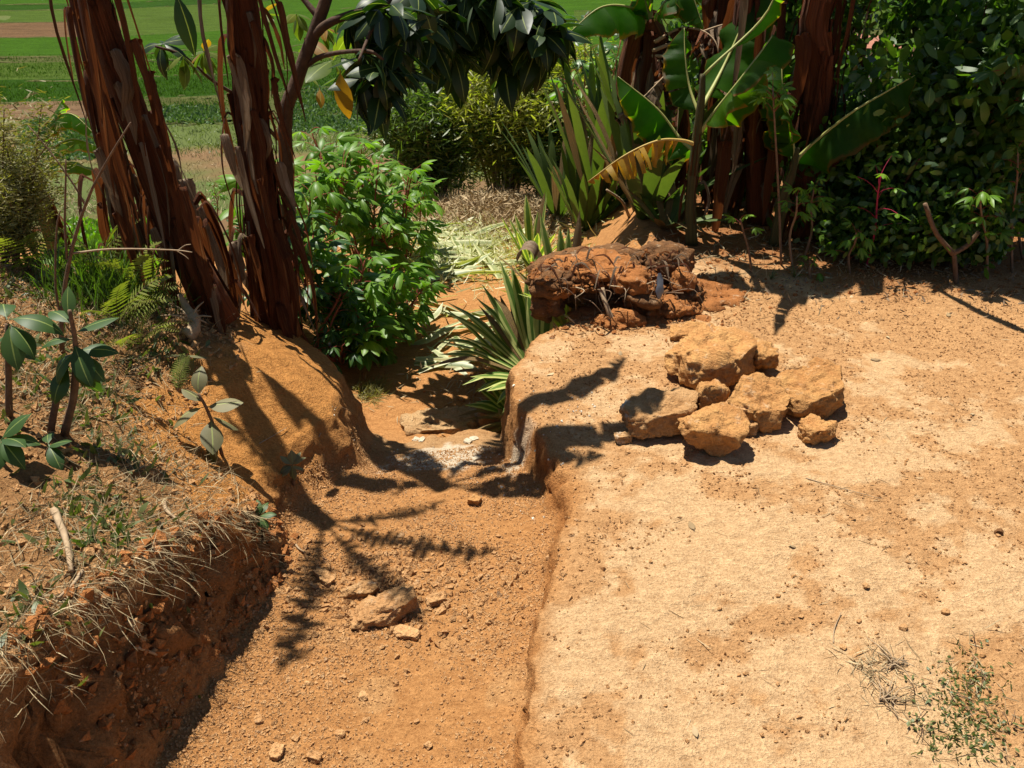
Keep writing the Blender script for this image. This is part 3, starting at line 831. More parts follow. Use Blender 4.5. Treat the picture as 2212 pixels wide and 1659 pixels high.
stone('fist-sized pale stone wedged beside the crumbly block', SG(1610, 945) + Vector((0, .03, 0)), .09, .07, .06, 0, (0, 0), 'stone_lime', 31, .6)
stone('crumbly lump between the upright slab and the tilted slab', SG(1585, 925) + Vector((0, .02, 0)), .10, .09, .09, 20, (0, 20), 'clod', 33, .6)
stone('small pale lump at the foot of the limed block', SG(1345, 955), .07, .05, .035, 0, (0, 0), 'stone_lime', 35, .6)
stone('long soil-coated slab half buried in the gully floor', SG(828, 1345) + Vector((0, .03, 0)), .22, .10, .07, 22, (10, -6), 'clod', 41, .6, sink=.45, blocky=.66)
stone('short pale-edged slab behind the half-buried slab', SG(775, 1295) + Vector((0, .02, 0)), .12, .05, .05, 14, (10, 0), 'stone_lime', 43, .55, sink=.4)
stone('dark clod casting a hole-like shadow near the bank', SG(700, 1255), .08, .04, .035, -35, (0, 10), 'clod', 45, .5, sink=.3)
stone('crumbly clod to the right of the half-buried slab', SG(945, 1300), .08, .05, .035, 24, (0, 0), 'clod', 47, .5, sink=.3)
stone('flat chip in front of the half-buried slab', SG(880, 1372), .08, .045, .02, -8, (0, 0), 'clod', 49, .5)
stone('rounded grey stone at the foot of the gully wall', SG(1062, 918) + Vector((0, .03, 0)), .15, .10, .075, 10, (0, 0), 'stone_grey', 51, .6, sink=.25, blocky=.7)
stone('low grey rock ledge across the gully floor', SG(960, 915), .46, .26, .10, 5, (-6, 0), 'stone_grey', 53, .5, sink=.78, blocky=.7)
rl = random.Random(4)
for k in range(5):
    stone('white crusted stone among the lime chips of the gully', SG(rl.uniform(870, 1045), rl.uniform(945, 1005)), rl.uniform(.03, .05), rl.uniform(.025, .04), rl.uniform(.012, .02), rl.uniform(0, 180), (0, 0), 'lime', 300 + k, .5, group='white crusted stones of the gully', sink=.35)
stone('small round stone by the gully wall', SG(1025, 1088), .055, .045, .03, 0, (0, 0), 'stone', 59, .6)
rr = random.Random(5)
spots = [(784, 1508, .035), (742, 1465, .022), (855, 1475, .02), (665, 1478, .018), (925, 1612, .028), (790, 1560, .02), (735, 1590, .03), (600, 1628, .05), (680, 1640, .045), (560, 1560, .03), (640, 1600, .025), (900, 1560, .018),
         (1870, 1268, .03), (1855, 1345, .02), (1405, 1215, .018), (2155, 1160, .02), (2040, 1325, .03), (1950, 1360, .03), (1730, 1335, .02), (1680, 1290, .018), (1820, 1400, .022), (2120, 1420, .02)]
for i, (u, v, s) in enumerate(spots):
    where = 'on the near gully floor' if u < 1100 else 'on the trodden pale ground'
    s *= .65
    stone('small soil clod lying ' + where, SG(u, v), s * 1.3, s, s * .6, rr.uniform(0, 180), (0, 0), 'clod', 100 + i, .6, group='soil clods ' + where, sink=.15, name='soil_clod', cat='clod')
stone('dark round pebble near the right edge of the clearing', SG(2155, 1155), .024, .022, .02, 0, (0, 0), 'mound_dark', 140, .8, group='loose pebbles', name='pebble', cat='pebble')

# ------------------------------------------------------------------ uprooted root mound
rb = G(1318, 692)
mound = thing('root_mound', rb, 'uprooted mound of red soil and roots with dark hollows beneath', 'root mound')
LUMPS = []
def lump(name, mat, parent, c, s, seed, amp=.22, sub=5):
    LUMPS.append((c, s))
    v, f = ico(sub); off = seed * 5.3
    b_ = v * np.array(s)
    disp = amp * .22 * fbm(b_[:, 0] * 9 + off, b_[:, 1] * 9, b_[:, 2] * 9, 3) + .035 * fbm(b_[:, 0] * 28 + off, b_[:, 1] * 28, b_[:, 2] * 28, 2) + .012 * fbm(b_[:, 0] * 80 + off, b_[:, 1] * 80, b_[:, 2] * 80, 2)
    w = b_ + v * disp[:, None] + np.array(c)
    return link(name, np_mesh(name, w, f, M[mat], None, 3), parent)
mound.scale = (.78, .78, .58)
lump('soil', 'mound_dark', mound, (-.02, .44, .10), (.44, .20, .26), 1, .3)
lump('overhang', 'mound', mound, (.12, .14, .28), (.15, .12, .07), 2, .55)
lump('overhang', 'mound', mound, (-.08, .24, .31), (.26, .17, .065), 9, .5)
lump('soil_apron', 'mound', mound, (.20, .12, -.03), (.42, .24, .055), 31, .35)
lump('soil_apron', 'mound', mound, (.55, .40, .0), (.35, .24, .06), 32, .4)
rm_ = random.Random(12)
for k in range(16):
    lump('clod', 'mound' if k % 3 else 'mound_dark', mound, (rm_.uniform(-.40, .46), rm_.uniform(.0, .34), rm_.uniform(.14, .36)), (rm_.uniform(.04, .10), rm_.uniform(.04, .09), rm_.uniform(.025, .06)), 20 + k, .5, 3)
lump('overhang', 'mound_dark', mound, (-.28, .16, .27), (.15, .14, .07), 3, .4)
lump('overhang', 'mound_dark', mound, (-.16, .10, .24), (.10, .08, .04), 12, .45)
lump('soil_block', 'mound_dark', mound, (.36, .40, .26), (.17, .14, .16), 4, .25)
lump('soil_block', 'mound_dark', mound, (.46, .26, .10), (.12, .12, .08), 10, .35)
lump('soil_block', 'mound', mound, (.34, .12, .04), (.22, .12, .07), 5, .35)
lump('soil_block', 'mound', mound, (.04, -.04, .00), (.13, .07, .07), 6, .4)
lump('soil_block', 'mound', mound, (.14, .10, .16), (.05, .05, .14), 8, .4, 4)
lump('soil_block', 'mound', mound, (.22, .06, .22), (.08, .06, .06), 11, .4, 4)
lump('soil_block', 'mound_dark', mound, (-.36, .14, .05), (.09, .09, .14), 13, .35, 4)
cr_v = np.array([(1, 0, 0), (-1, 0, 0), (0, 1, 0), (0, -1, 0), (0, 0, 1), (0, 0, -1)], float); cr_f = np.array([(0, 2, 4), (2, 1, 4), (1, 3, 4), (3, 0, 4), (2, 0, 5), (1, 2, 5), (3, 1, 5), (0, 3, 5)])
cv, cf = [], []
for k in range(1500):
    c_, s_ = LUMPS[rs.randint(len(LUMPS))]
    d_ = rs.normal(size=3); d_[2] = abs(d_[2]) * .9 - .25 * rs.rand(); d_ /= np.linalg.norm(d_)
    q_ = np.array(c_) + np.array(s_) * d_ * rs.uniform(.98, 1.12)
    cf.append(cr_f + len(cv) * 6); cv.append(cr_v * (.004 + .020 * rs.rand() ** 2) * rs.uniform(.6, 1.3, (6, 1)) + q_)
o = link('soil_crumbs', np_mesh('soil_crumbs', np.concatenate(cv), np.concatenate(cf), M['mound'], None, 3, False), mound); o['kind'] = 'stuff'
rr = random.Random(11)
for k in range(40):
    x0 = rr.uniform(-.36, .42); z0 = rr.uniform(.16, .32)
    a = Vector((x0, rr.uniform(-.02, .2), z0))
    b = a + Vector((rr.uniform(-.12, .14), rr.uniform(-.08, .03), rr.uniform(-.02, .05)))
    c = b + Vector((rr.uniform(-.1, .1), rr.uniform(-.06, 0), rr.uniform(-.2, -.03)))
    mb = MB(); tube(mb, spline([a, b, c], 9), [rr.uniform(.002, .0055), .0008], 5, rr.random())
    mb.build('root', M['twig'] if rr.random() < .7 else M['twig_pale'], mound)
mb = MB(); tube(mb, spline([(-.06, .04, .25), (-.03, -.04, .14), (.02, -.07, .0)], 10), [.018, .014, .02], 7, 0, 0, .15, rr)
mb.build('thick_root', M['twig_pale'], mound)
for k in range(55):    # withered leaf strips over the mound
    a = Vector((rr.uniform(-.42, .42), rr.uniform(-.02, .3), rr.uniform(.33, .47)))
    d = Vector((rr.uniform(-1, 1), rr.uniform(-1, .4), 0)).normalized() * rr.uniform(.06, .17)
    mb = MB(); ribbon(mb, spline([a, a + d * .5 + Vector((0, 0, .02)), a + d + Vector((0, 0, -rr.uniform(.02, .12)))], 6), [.006, .014, .015, .003], Vector((-d.y, d.x, rr.uniform(-.3, .3))), .4, crumple=.1, rnd=rr)
    mb.build('withered_leaf', M['dry_pale'] if rr.random() < .5 else M['dry_leaf'], mound)
mb = MB(); ribbon(mb, spline([(.20, .0, .26), (.21, -.03, .2), (.20, -.04, .13)], 6), [.012, .035, .03, .045, .02, .03], Vector((1, .3, 0)), .3, crumple=.25, rnd=rr)
pl = mb.build('plastic_scrap', M['plastic']); pl.location = rb + Vector((0, 0, -.03))
tag(pl, 'grey plastic scrap caught on the root mound', 'plastic scrap')
lb = G(1170, 565)
mb = MB()
cyl = [Vector((math.cos(a) * .045, 0, math.sin(a) * .045 + .05)) for a in np.linspace(-.6, 3.6, 10)]
ribbon(mb, cyl, [.12] * 10, Vector((0.25, 1, 0)), 0)
o = mb.build('banana_sheath', M['dry_pale']); o.location = P(1140, 548, 3.75) + Vector((0, 0, -.05))
tag(o, 'pale curled banana sheath lying at the left of the root mound', 'dry sheath')

# ------------------------------------------------------------------ banana plants
def banana_leaf_meshes(pts, W, fold_l, fold_r, tatter=.3, seed=0, n=26, start=.12, lobe=1.0, crumple=.0):
    """blade and rib meshes through local control points. fold_*: degrees each half hangs below the side direction."""
    r = random.Random(seed)
    c = spline(pts, n + 1)
    fr = []
    for i in range(n + 1):
        t = (c[min(i + 1, n)] - c[max(i - 1, 0)]).normalized()
        s = t.cross(Vector((0, 0, 1)))
        s = s.normalized() if s.length > .05 else (fr[-1][1] if fr else Vector((1, 0, 0)))
        nn = s.cross(t).normalized()
        fr.append((t, s, nn))
    blade = MB(); i0 = int(start * n)
    for side, fold in ((1, fold_l), (-1, fold_r)):
        ang = fold; k = i0
        while k < n:
            run = 1 + int(r.expovariate(1 / max(1.0, (1 - tatter) * 9)))
            if tatter > .75: run = 1
            e = min(n, k + run)
            a = fold + r.uniform(-1, 1) * (6 + 42 * tatter)
            gap = tatter * .25
            vs = []; uv = []; fs = []
            m = 4
            for q in range(k, e + 1):
                tt = (q - i0) / max(1, n - i0)
                w = W * .5 * (min(1, (tt / .16)) ** .6) * (1 - max(0, (tt - .55) / .45) ** 2.2 * .93) * lobe
                w *= r.uniform(.9, 1.03) if tatter > .2 else 1
                t, s, nn = fr[q]
                sh = 0
                if e - k >= 1 and q == e and e < n: sh = -gap
                if q == k and k > i0: sh = gap
                for j in range(m + 1):
                    x = j / m
                    aa = R(a + 14 * x * x + 10 * math.sin(q * 1.1 + side))
                    d = s * side * math.cos(aa) - nn * math.sin(aa)
                    step = (c[min(q + 1, n)] - c[max(q - 1, 0)]) * .5
                    vs.append(c[q] + d * (w * x) + step * (sh * x) + t * (.10 * w * x) + nn * (r.uniform(-1, 1) * crumple * W if j else 0))
                    uv.append((.5 + side * .5 * x, tt * 3))
            for q in range(e - k):
                for j in range(m):
                    A = q * (m + 1) + j
                    fs.append((A, A + 1, A + m + 2, A + m + 1))
            blade.add(vs, fs, uv, r.random() * .3)
            k = e
    rib = MB()
    tube(rib, c, [W * .03 + .004, W * .018 + .002, W * .01 + .001, .0015], 6)
    return blade, rib

def banana_leaf(parent, pts, W, fl=20, frr=20, tatter=.3, seed=0, mat='banana', rib='rib', name='leaf', **k):
    inv = parent.location
    pts = [Vector(p) - inv for p in pts]
    b, rm = banana_leaf_meshes(pts, W, fl, frr, tatter, seed, **k)
    o = b.build(name, M[mat], parent)
    rm.build('midrib', M[rib], o)
    return o

def dry_hang(parent, a, out, L, w, seed, mat='dry_leaf', name='dry_leaf', amp=.35):
    """withered leaf or sheath flap hanging from local point a."""
    r = random.Random(seed)
    out = Vector(out)
    p1 = a + out * .5 + Vector((0, 0, .02))
    p2 = a + out + Vector((0, 0, -L * .45))
    p3 = a + out * r.uniform(.6, 1.2) + Vector((r.uniform(-.04, .04), r.uniform(-.04, .04), -L))
    n = 15
    pts = spline([a, p1, p2, p3], n)
    sd = Vector((-out.y, out.x, 0)); sd = sd.normalized() if sd.length > 1e-4 else Vector((1, 0, 0))
    tw = r.uniform(-1.2, 1.2)
    sides = [Quaternion((0, 0, 1), tw * i / n + r.uniform(-.15, .15)) @ sd for i in range(n)]
    mb = MB()
    w *= .68; L *= 1.1
    ww = [w * k * r.uniform(.85, 1.08) for k in np.interp(np.linspace(0, 1, n), [0, .2, .5, .8, 1], [.5, .9, 1, .75, .12])]
    ribbon(mb, pts, ww, sides, r.uniform(.2, 1.0), r.random(), 0, 4, .06, r)
    return mb.build(name, M[mat], parent)

def banana(label, base, path, radii, seed, mat='stem_dry', sheaths=14, hangs=10, hang_z=(.3, 1.6), group=None, hang_mat=('dry_leaf', 'dry_leaf', 'dry_pale'), hl=(.3, .75), hw=(.05, .13), name='banana_plant', cat='banana plant'):
    r = random.Random(seed)
    t = thing(name, base, label, cat, group)
    c = spline([Vector(p) - base for p in path], 26)
    radii = [q * .92 for q in radii]
    rad = list(np.interp(np.linspace(0, 1, 26), np.linspace(0, 1, len(radii)), radii))
    mb = MB(); tube(mb, c, rad, 18, 0, 0, .025, r, 3)
    mb.build('stem', M[mat], t)
    fr = frames(c)
    for k in range(sheaths):                                     # old leaf bases wrapped about the stem, peeling at the top
        i0 = r.randint(0, 17); ln = r.randint(4, 8); i1 = min(25, i0 + ln)
        a = r.uniform(0, 2 * math.pi); wid = r.uniform(.08, .45)
        vs = []; uv = []; fs = []; m = 4
        for i in range(i0, i1 + 1):
            tt = (i - i0) / (i1 - i0)
            a2 = a + .25 * tt * r.uniform(-1, 1)
            for j in range(m + 1):
                x = j / m * 2 - 1
                aa = a2 + x * wid * (1 - .55 * tt) * r.uniform(.92, 1.05)
                rr_ = rad[i] * (1.02 + .05 * abs(x) + r.uniform(.1, .9) * max(0, tt - .65) * (1 + .5 * x) + r.uniform(0, .03))
                vs.append(c[i] + (fr[i][1] * math.cos(aa) + fr[i][2] * math.sin(aa)) * rr_); uv.append((j / m, tt * .8))
        for i in range(i1 - i0):
            for j in range(m): A = i * (m + 1) + j; fs.append((A, A + 1, A + m + 2, A + m + 1))
        mb = MB(); mb.add(vs, fs, uv, r.random()); mb.build('sheath', M[mat if r.random() < .6 else 'dry_leaf'], t)
    for k in range(hangs):
        z = r.uniform(*hang_z)
        i = min(range(26), key=lambda q: abs(c[q].z - z))
        a = r.uniform(0, 2 * math.pi)
        d = fr[i][1] * math.cos(a) + fr[i][2] * math.sin(a); d.z = 0
        d = d.normalized() if d.length > 1e-4 else Vector((1, 0, 0))
        L = min(r.uniform(*hl), max(.12, c[i].z + .0))
        dry_hang(t, c[i] + d * rad[i] * .9, d * r.uniform(.03, .12), L, r.uniform(*hw), seed * 97 + k, r.choice(hang_mat))
    return t, c

def crown(t, top, specs, seed, tatter=.45, mat='banana'):
    """specs: (azimuth, elevation, length, width, droop)"""
    for k, (az, el, L, W, dr) in enumerate(specs):
        d = Vector((math.cos(R(az)) * math.cos(R(el)), math.sin(R(az)) * math.cos(R(el)), math.sin(R(el))))
        h = Vector((math.cos(R(az)), math.sin(R(az)), 0))
        p = [top, top + d * L * .35, top + d * L * .62 + h * L * .08 - Vector((0, 0, dr * L * .18)), top + d * L * .72 + h * L * .22 - Vector((0, 0, dr * L * .62))]
        banana_leaf(t, p, W, 18, 18, tatter, seed * 31 + k, mat)

LG = 'banana clump on the left bank'
def path_px(base, pts): return [base] + [P(u, v, y) for u, v, y in pts]
# left, leaning stem with tan sheaths
b = G(478, 688); by = b.y
bA, cA = banana('thick banana stem with tan peeling sheaths on the left bank', b, [b, P(370, 470, by - .02), P(285, 240, by - .05), P(205, 0, by - .08), P(198, -40, by - .08), P(198, -40, by - .08) + Vector((.0, -.0, .7)), P(198, -40, by - .08) + Vector((.03, -.0, 1.25))], [.085, .056, .05, .046, .046, .044, .04], 3, sheaths=46, hangs=24, hang_z=(.25, 1.5), hw=(.012, .05), group=LG)
crown(bA, P(198, -40, by - .08) + Vector((.03, 0, 1.2)), [(-85, 15, .75, .13, .5), (-50, 30, .7, .12, .5), (-15, 20, .7, .12, .6), (150, 60, .6, .12, .8), (25, 30, .5, .1, .6)], 4, .95)
# left, dead stem hung with dark leaves
b2 = Vector((P(285, 600, 3.2).x, 3.2, 0)); b2.z = Hs(b2.x, 3.2) - .02
bC, cC = banana('dead stem hung with dark withered leaves behind the thick one', b2, [b2, P(262, 420, b2.y), P(225, 240, b2.y), P(178, 60, b2.y), P(150, -60, b2.y)], [.06, .05, .04, .03, .025], 5, sheaths=8, hangs=34, hang_z=(.2, 1.35), group=LG, hl=(.2, .6), hw=(.015, .07), hang_mat=('dry_leaf', 'dry_leaf', 'dry_leaf', 'dry_pale'))
# middle-left, red-brown stem
b3 = Vector((-1.06, 3.20, Hs(-1.06, 3.20) - .02))
bB, cB = banana('tall red-brown banana stem standing beside the path', b3, [b3, P(568, 470, b3.y), P(543, 240, b3.y), P(522, 0, b3.y - .03), b3 + Vector((.05, -.05, 1.9)), b3 + Vector((.06, -.06, 2.5)), b3 + Vector((.06, -.06, 2.95))], [.12, .072, .062, .058, .055, .05, .04], 7, sheaths=60, hangs=60, hang_z=(.15, 1.5), group=LG, hl=(.15, .6), hw=(.012, .05))
topB = Vector(b3) + Vector((.06, -.06, 2.9))
crown(bB, topB, [(-15, 15, .75, .13, .6), (2, 20, 1.1, .15, .6), (33, 25, 1.1, .16, .6), (75, 35, 1.0, .18, .6), (118, 45, 1.0, .15, .6), (170, 45, .8, .14, .8)], 9, .7)
dry_hang(bB, P(610, 470, b3.y - .12) - b3, Vector((.10, -.05, 0)), .62, .05, 991, 'dry_leaf', 'trailing_sheath')
# pale curled dead leaves between the stems
for k, (u, v, L, w) in enumerate([(365, 355, .2, .07), (400, 395, .24, .10), (430, 455, .26, .07), (455, 500, .3, .09), (500, 530, .2, .08), (470, 590, .28, .07), (330, 500, .16, .08), (480, 300, .2, .06)]):
    dry_hang(bA, P(u, v, b3.y - .10) - b, Vector((.04, -.04, 0)), L, w, 500 + k, 'dry_pale')
for k, (u, v, L, w, dy, mt) in enumerate([(500, 130, .26, .12, -.11, 'dry_pale'), (545, 60, .25, .07, -.11, 'dry_leaf'), (590, 180, .22, .08, -.1, 'dry_leaf'), (600, 360, .14, .09, -.1, 'dry_pale'), (545, 250, .2, .07, -.12, 'dry_leaf'), (510, 330, .3, .06, -.12, 'dry_pale'), (560, 400, .35, .06, -.14, 'dry_leaf'), (540, 520, .3, .08, -.15, 'dry_leaf'), (620, 560, .3, .07, -.12, 'dry_leaf'), (600, 20, .3, .06, -.08, 'dry_leaf')]):
    dry_hang(bB, P(u, v, b3.y + dy) - b3, Vector((.03, -.03, 0)), L * 1.25, w * .65, 560 + k, mt)
for k, (u, v, L, w, mt) in enumerate([(245, 120, .16, .11, 'dry_pale'), (250, 190, .14, .09, 'dry_pale'), (190, 150, .4, .09, 'dry_leaf'), (170, 40, .5, .05, 'dry_leaf'), (215, 300, .3, .09, 'dry_leaf'), (235, 400, .35, .08, 'dry_leaf'), (250, 470, .3, .08, 'dry_leaf'), (330, 250, .25, .1, 'dry_leaf'), (345, 330, .3, .1, 'dry_leaf'), (290, 100, .25, .12, 'dry_leaf'), (320, 170, .3, .1, 'dry_leaf'), (385, 420, .3, .12, 'dry_leaf'), (420, 540, .25, .1, 'dry_leaf'), (215, 330, .22, .12, 'dry_pale'), (380, 480, .3, .1, 'dry_leaf'), (440, 600, .2, .08, 'dry_pale')]):
    dry_hang(bA, P(u, v, by - .12) - bA.location, Vector((.04, -.03, 0)), L * 1.25, w * .62, 590 + k, mt)
rq = random.Random(41)
for root, n_, rad_ in ((bA, 18, .075), (bB, 20, .09), (bC, 14, .065)):
    for k in range(n_):
        a = rq.uniform(0, 2 * math.pi); z = rq.uniform(.08, .5)
        d = Vector((math.cos(a), math.sin(a), 0))
        dry_hang(root, d * rad_ * (1 - .5 * z) + Vector((-.16 * z if root is bA else 0, 0, z)), d * rq.uniform(.04, .12), z + rq.uniform(-.05, .03), rq.uniform(.03, .075), 9000 + k + n_ * 50, 'dry_leaf' if rq.random() < .85 else 'dry_pale')
# exposed pale root in front of the left clump
b = G(405, 735)
mb = MB(); tube(mb, spline([(0, 0, .015), (.02, .03, .03), (.0, .08, .05), (-.03, .12, .07), (-.06, .15, .11)], 14), [.03, .022, .026, .016, .008], 8, 0, 0, .12, random.Random(3))
o = thing('dead_stump', b, 'pale bleached root stump lying in the sun below the left bananas', 'stump')
mb.build('trunk', M['twig_pale'], o)
rr = random.Random(8)
for k in range(9):
    d = Vector((rr.uniform(-.3, 1), rr.uniform(-.4, .5), rr.uniform(.0, .5))).normalized() * rr.uniform(.05, .12)
    mb = MB(); tube(mb, spline([(0, .06, .05), Vector((0, .06, .05)) + d * .5, Vector((0, .06, .04)) + d + Vector((0, 0, -.01))], 6), [.006, .002], 5)
    mb.build('rootlet', M['twig_pale'], o)

# small banana far left
b = G(70, 470); b = Vector((P(85, 420, 5.2).x, 5.2, Hs(P(85, 420, 5.2).x, 5.2)))
t, c = banana('small green banana plant far left below the bank', b, [b, P(80, 400, 5.2), P(78, 330, 5.2)], [.06, .05, .035], 12, 'stem_green', 4, 4, (.2, .5), name='young_banana_plant')
top = P(78, 325, 5.2)
banana_leaf(t, [top, P(85, 290, 5.2), P(120, 240, 5.1), P(135, 215, 5.1)], .17, 30, 30, .5, 1)
banana_leaf(t, [top, P(90, 275, 5.15), P(150, 245, 5.0), P(215, 300, 4.9)], .20, 35, 35, .5, 2)
banana_leaf(t, [top, P(110, 320, 5.1), P(160, 300, 5.0), P(230, 325, 4.9)], .18, 35, 35, .4, 3)
banana_leaf(t, [top, P(100, 350, 5.1), P(150, 352, 5.0), P(215, 375, 4.9)], .15, 20, 20, .2, 4)

# right-hand group
RGp = 'banana clump behind the clearing'
b = G(1493, 528)
t, c = banana('slim banana plant bearing one yellow arching leaf', b, [b, P(1492, 430, b.y), P(1505, 310, b.y), P(1515, 220, b.y), P(1518, 160, b.y)], [.036, .030, .026, .022, .014], 21, 'stem_green', 8, 3, (.15, .5), group=RGp, hl=(.1, .25), hw=(.03, .06))
yb = b.y
o = banana_leaf(t, [P(1502, 312, yb), P(1470, 303, yb - .05), P(1420, 304, yb - .12), P(1350, 335, yb - .2), P(1270, 392, yb - .25)], .26, 62, 80, .85, 5, 'banana_y', 'rib_y', start=.28)
o['label'] = 'yellow torn arching leaf'
banana_leaf(t, [P(1510, 290, yb), P(1545, 240, yb - .05), P(1600, 170, yb - .1), P(1660, 90, yb - .05), P(1668, 75, yb)], .30, 15, 50, .45, 6)
banana_leaf(t, [P(1505, 330, yb), P(1470, 300, yb + .1), P(1420, 235, yb + .15), P(1335, 165, yb + .2)], .34, 55, 55, .35, 7)
banana_leaf(t, [P(1515, 260, yb), P(1490, 190, yb + .1), P(1480, 120, yb + .15), P(1478, 60, yb + .2)], .24, 40, 30, .3, 8)
banana_leaf(t, [P(1512, 240, yb), P(1560, 150, yb + .2), P(1600, 60, yb + .3), P(1640, -60, yb + .4)], .34, 30, 30, .2, 18)
banana_leaf(t, [P(1518, 165, yb), Vector((1.25, 4.19, 1.25)), Vector((.92, 3.93, 1.75)), Vector((.62, 3.69, 2.2))], .13, 30, 30, .6, 19)
# young plant with the broad leaf reaching right
b = G(1672, 530)
yb = b.y
t, c = banana('young banana with one broad leaf reaching right', b, [b, P(1690, 440, yb), P(1712, 370, yb), P(1722, 320, yb)], [.035, .03, .024, .015], 22, 'stem_green', 3, 0, group=RGp, name='young_banana_plant')
banana_leaf(t, [P(1715, 360, yb), P(1735, 330, yb), P(1830, 250, yb - .1), P(1920, 195, yb - .12), P(1976, 163, yb - .1)], .36, 68, 55, .28, 9, start=.08)
banana_leaf(t, [P(1718, 350, yb), P(1712, 300, yb), P(1700, 240, yb - .02), P(1640, 180, yb)], .24, 40, 40, .4, 10, start=.1)
banana_leaf(t, [P(1718, 340, yb), P(1700, 280, yb + .1), P(1690, 180, yb + .1), P(1688, 90, yb + .2)], .26, 30, 30, .4, 11, start=.1)
# big stems, brown
b = G(1745, 512)
tF, c = banana('widest dark-brown banana stem right of the clump', b, [b, P(1752, 330, b.y), P(1772, 150, b.y), P(1770, 0, b.y), b + Vector((.05, 0, 1.9)), b + Vector((.08, 0, 3.0))], [.10, .08, .072, .07, .065, .05], 23, sheaths=60, hangs=30, hang_z=(.2, 1.6), group=RGp, hl=(.3, .8), hw=(.02, .07), hang_mat=('dry_leaf',))
crown(tF, Vector(b) + Vector((.08, 0, 2.9)), [(60, 50, 1.4, .22, .7), (95, 60, 1.5, .3, .6), (150, 45, 1.4, .2, .8)], 14, .8)
mb = MB(); tube(mb, spline([b + Vector((.08, 0, 2.85)), Vector((1.75, 4.0, 3.0)), Vector((1.77, 3.68, 2.45)), Vector((1.75, 3.8, 1.9)), Vector((1.72, 3.98, 1.42))], 16), [.03, .022, .02, .03, .012], 8)
for q in range(len(mb.v)): mb.v[q] = tuple(Vector(mb.v[q]) - b)
mb.build('flower_stalk', M['stem_green'], tF)
b = G(1640, 482)
tG, c = banana('narrower red banana stem left of the widest one', b, [b, P(1632, 330, b.y), P(1625, 180, b.y), P(1610, 0, b.y), b + Vector((-.08, .05, 1.9)), b + Vector((-.1, .05, 2.8))], [.075, .058, .052, .05, .05, .04], 24, sheaths=44, hangs=34, hang_z=(.2, 1.5), group=RGp, hl=(.25, .7))
crown(tG, Vector(b) + Vector((-.1, .05, 2.7)), [(110, 55, 1.5, .42, .7), (190, 40, 1.5, .42, .9), (40, 50, 1.3, .4, .8)], 15)
b = G(1560, 450)
tH, c = banana('slender dead stem behind the yellow-leaved plant', b, [b, P(1555, 300, b.y), P(1560, 120, b.y), P(1570, -60, b.y)], [.055, .045, .04, .035], 25, sheaths=18, hangs=40, hang_z=(.2, 1.5), group=RGp, hl=(.3, .7), hang_mat=('dry_leaf', 'dry_leaf', 'dry_pale'))
rq = random.Random(77)
for k in range(30):
    u = rq.uniform(1560, 1800); v = rq.uniform(-30, 330)
    dry_hang(tG if u < 1680 else tF, P(u, v, rq.uniform(4.2, 4.7)) - (tG if u < 1680 else tF).location, Vector((rq.uniform(-.06, .06), rq.uniform(-.06, .02), 0)), rq.uniform(.25, .6), rq.uniform(.05, .14), 800 + k, 'dry_leaf' if rq.random() < .8 else 'dry_pale')
# farther one with green crown and hanging dead leaves
by = 5.0
b = Vector((P(1420, 420, by).x, by, Hs(P(1420, 420, by).x, by)))
tI, c = banana('farther banana plant with green crown and drooping dead leaves', b, [b, P(1425, 250, by), P(1420, 100, by), P(1405, 40, by)], [.11, .10, .08, .05], 26, 'stem_dry', 14, 24, (.4, 1.3), group=RGp, hl=(.4, .9), hw=(.08, .18), hang_mat=('dry_leaf', 'dry_leaf', 'dry_pale'))
top = P(1405, 60, by)
banana_leaf(tI, [top, P(1395, 10, by), P(1375, -60, by), P(1340, -120, by)], .35, 20, 25, .2, 30)
banana_leaf(tI, [top, P(1370, 20, by - .1), P(1300, 15, by - .3), P(1230, 70, by - .4)], .36, 40, 40, .4, 31)
banana_leaf(tI, [top, P(1440, 0, by - .1), P(1480, -40, by - .2), P(1520, 60, by - .3)], .36, 40, 40, .4, 32)
banana_leaf(tI, [top, P(1410, -30, by), P(1440, -90, by), P(1480, -150, by)], .35, 20, 20, .3, 33)
for k, (pp, w) in enumerate([([(1410, 110), (1500, 75), (1580, 50), (1640, 60)], .30), ([(1410, 120), (1460, 130), (1400, 200), (1330, 260)], .26), ([(1415, 90), (1480, 60), (1545, 90), (1560, 200)], .26), ([(1415, 130), (1440, 140), (1465, 190), (1462, 300)], .2)]):
    banana_leaf(tI, [P(u, v, by - .1 - .12 * i) for i, (u, v) in enumerate(pp)], w, 75, 80, .95, 40 + k, 'dry_pale' if k < 2 else 'dry_leaf', 'twig_pale', 'dry_leaf', crumple=.12)

# ------------------------------------------------------------------ leaf templates
AVO = [leaf_template('leaf', 1, .36, M['avocado'], d, .25, 6, .1) for d in (.25, .5, .8)]
AVOY = [leaf_template('leaf', 1, .36, M['avocado_y'], d, .25, 6, .1) for d in (.25, .5)]
HEDGE = [leaf_template('leaf', 1, .46, M['hedge'], d, .25, 4, .08) for d in (.2, .5)]
CAS = [palmate_template('leaf', 1, p, [M['cassava'], M['petiole']], n, d, 60 + i) for i, (p, n, d) in enumerate([(1.0, 7, .55), (1.15, 5, .75), (.9, 7, .95), (1.0, 5, .35)])]
CASD = [palmate_template('leaf', 1, p, [M['cassava_dark'], M['petiole']], n, d, 70 + i) for i, (p, n, d) in enumerate([(1.0, 7, .55), (1.1, 5, .8), (1.0, 7, .3)])]
CASR = [palmate_template('leaf', 1, p, [M['cassava'], M['crimson']], n, d, 80 + i) for i, (p, n, d) in enumerate([(1.5, 5, .5), (1.7, 4, .3)])]

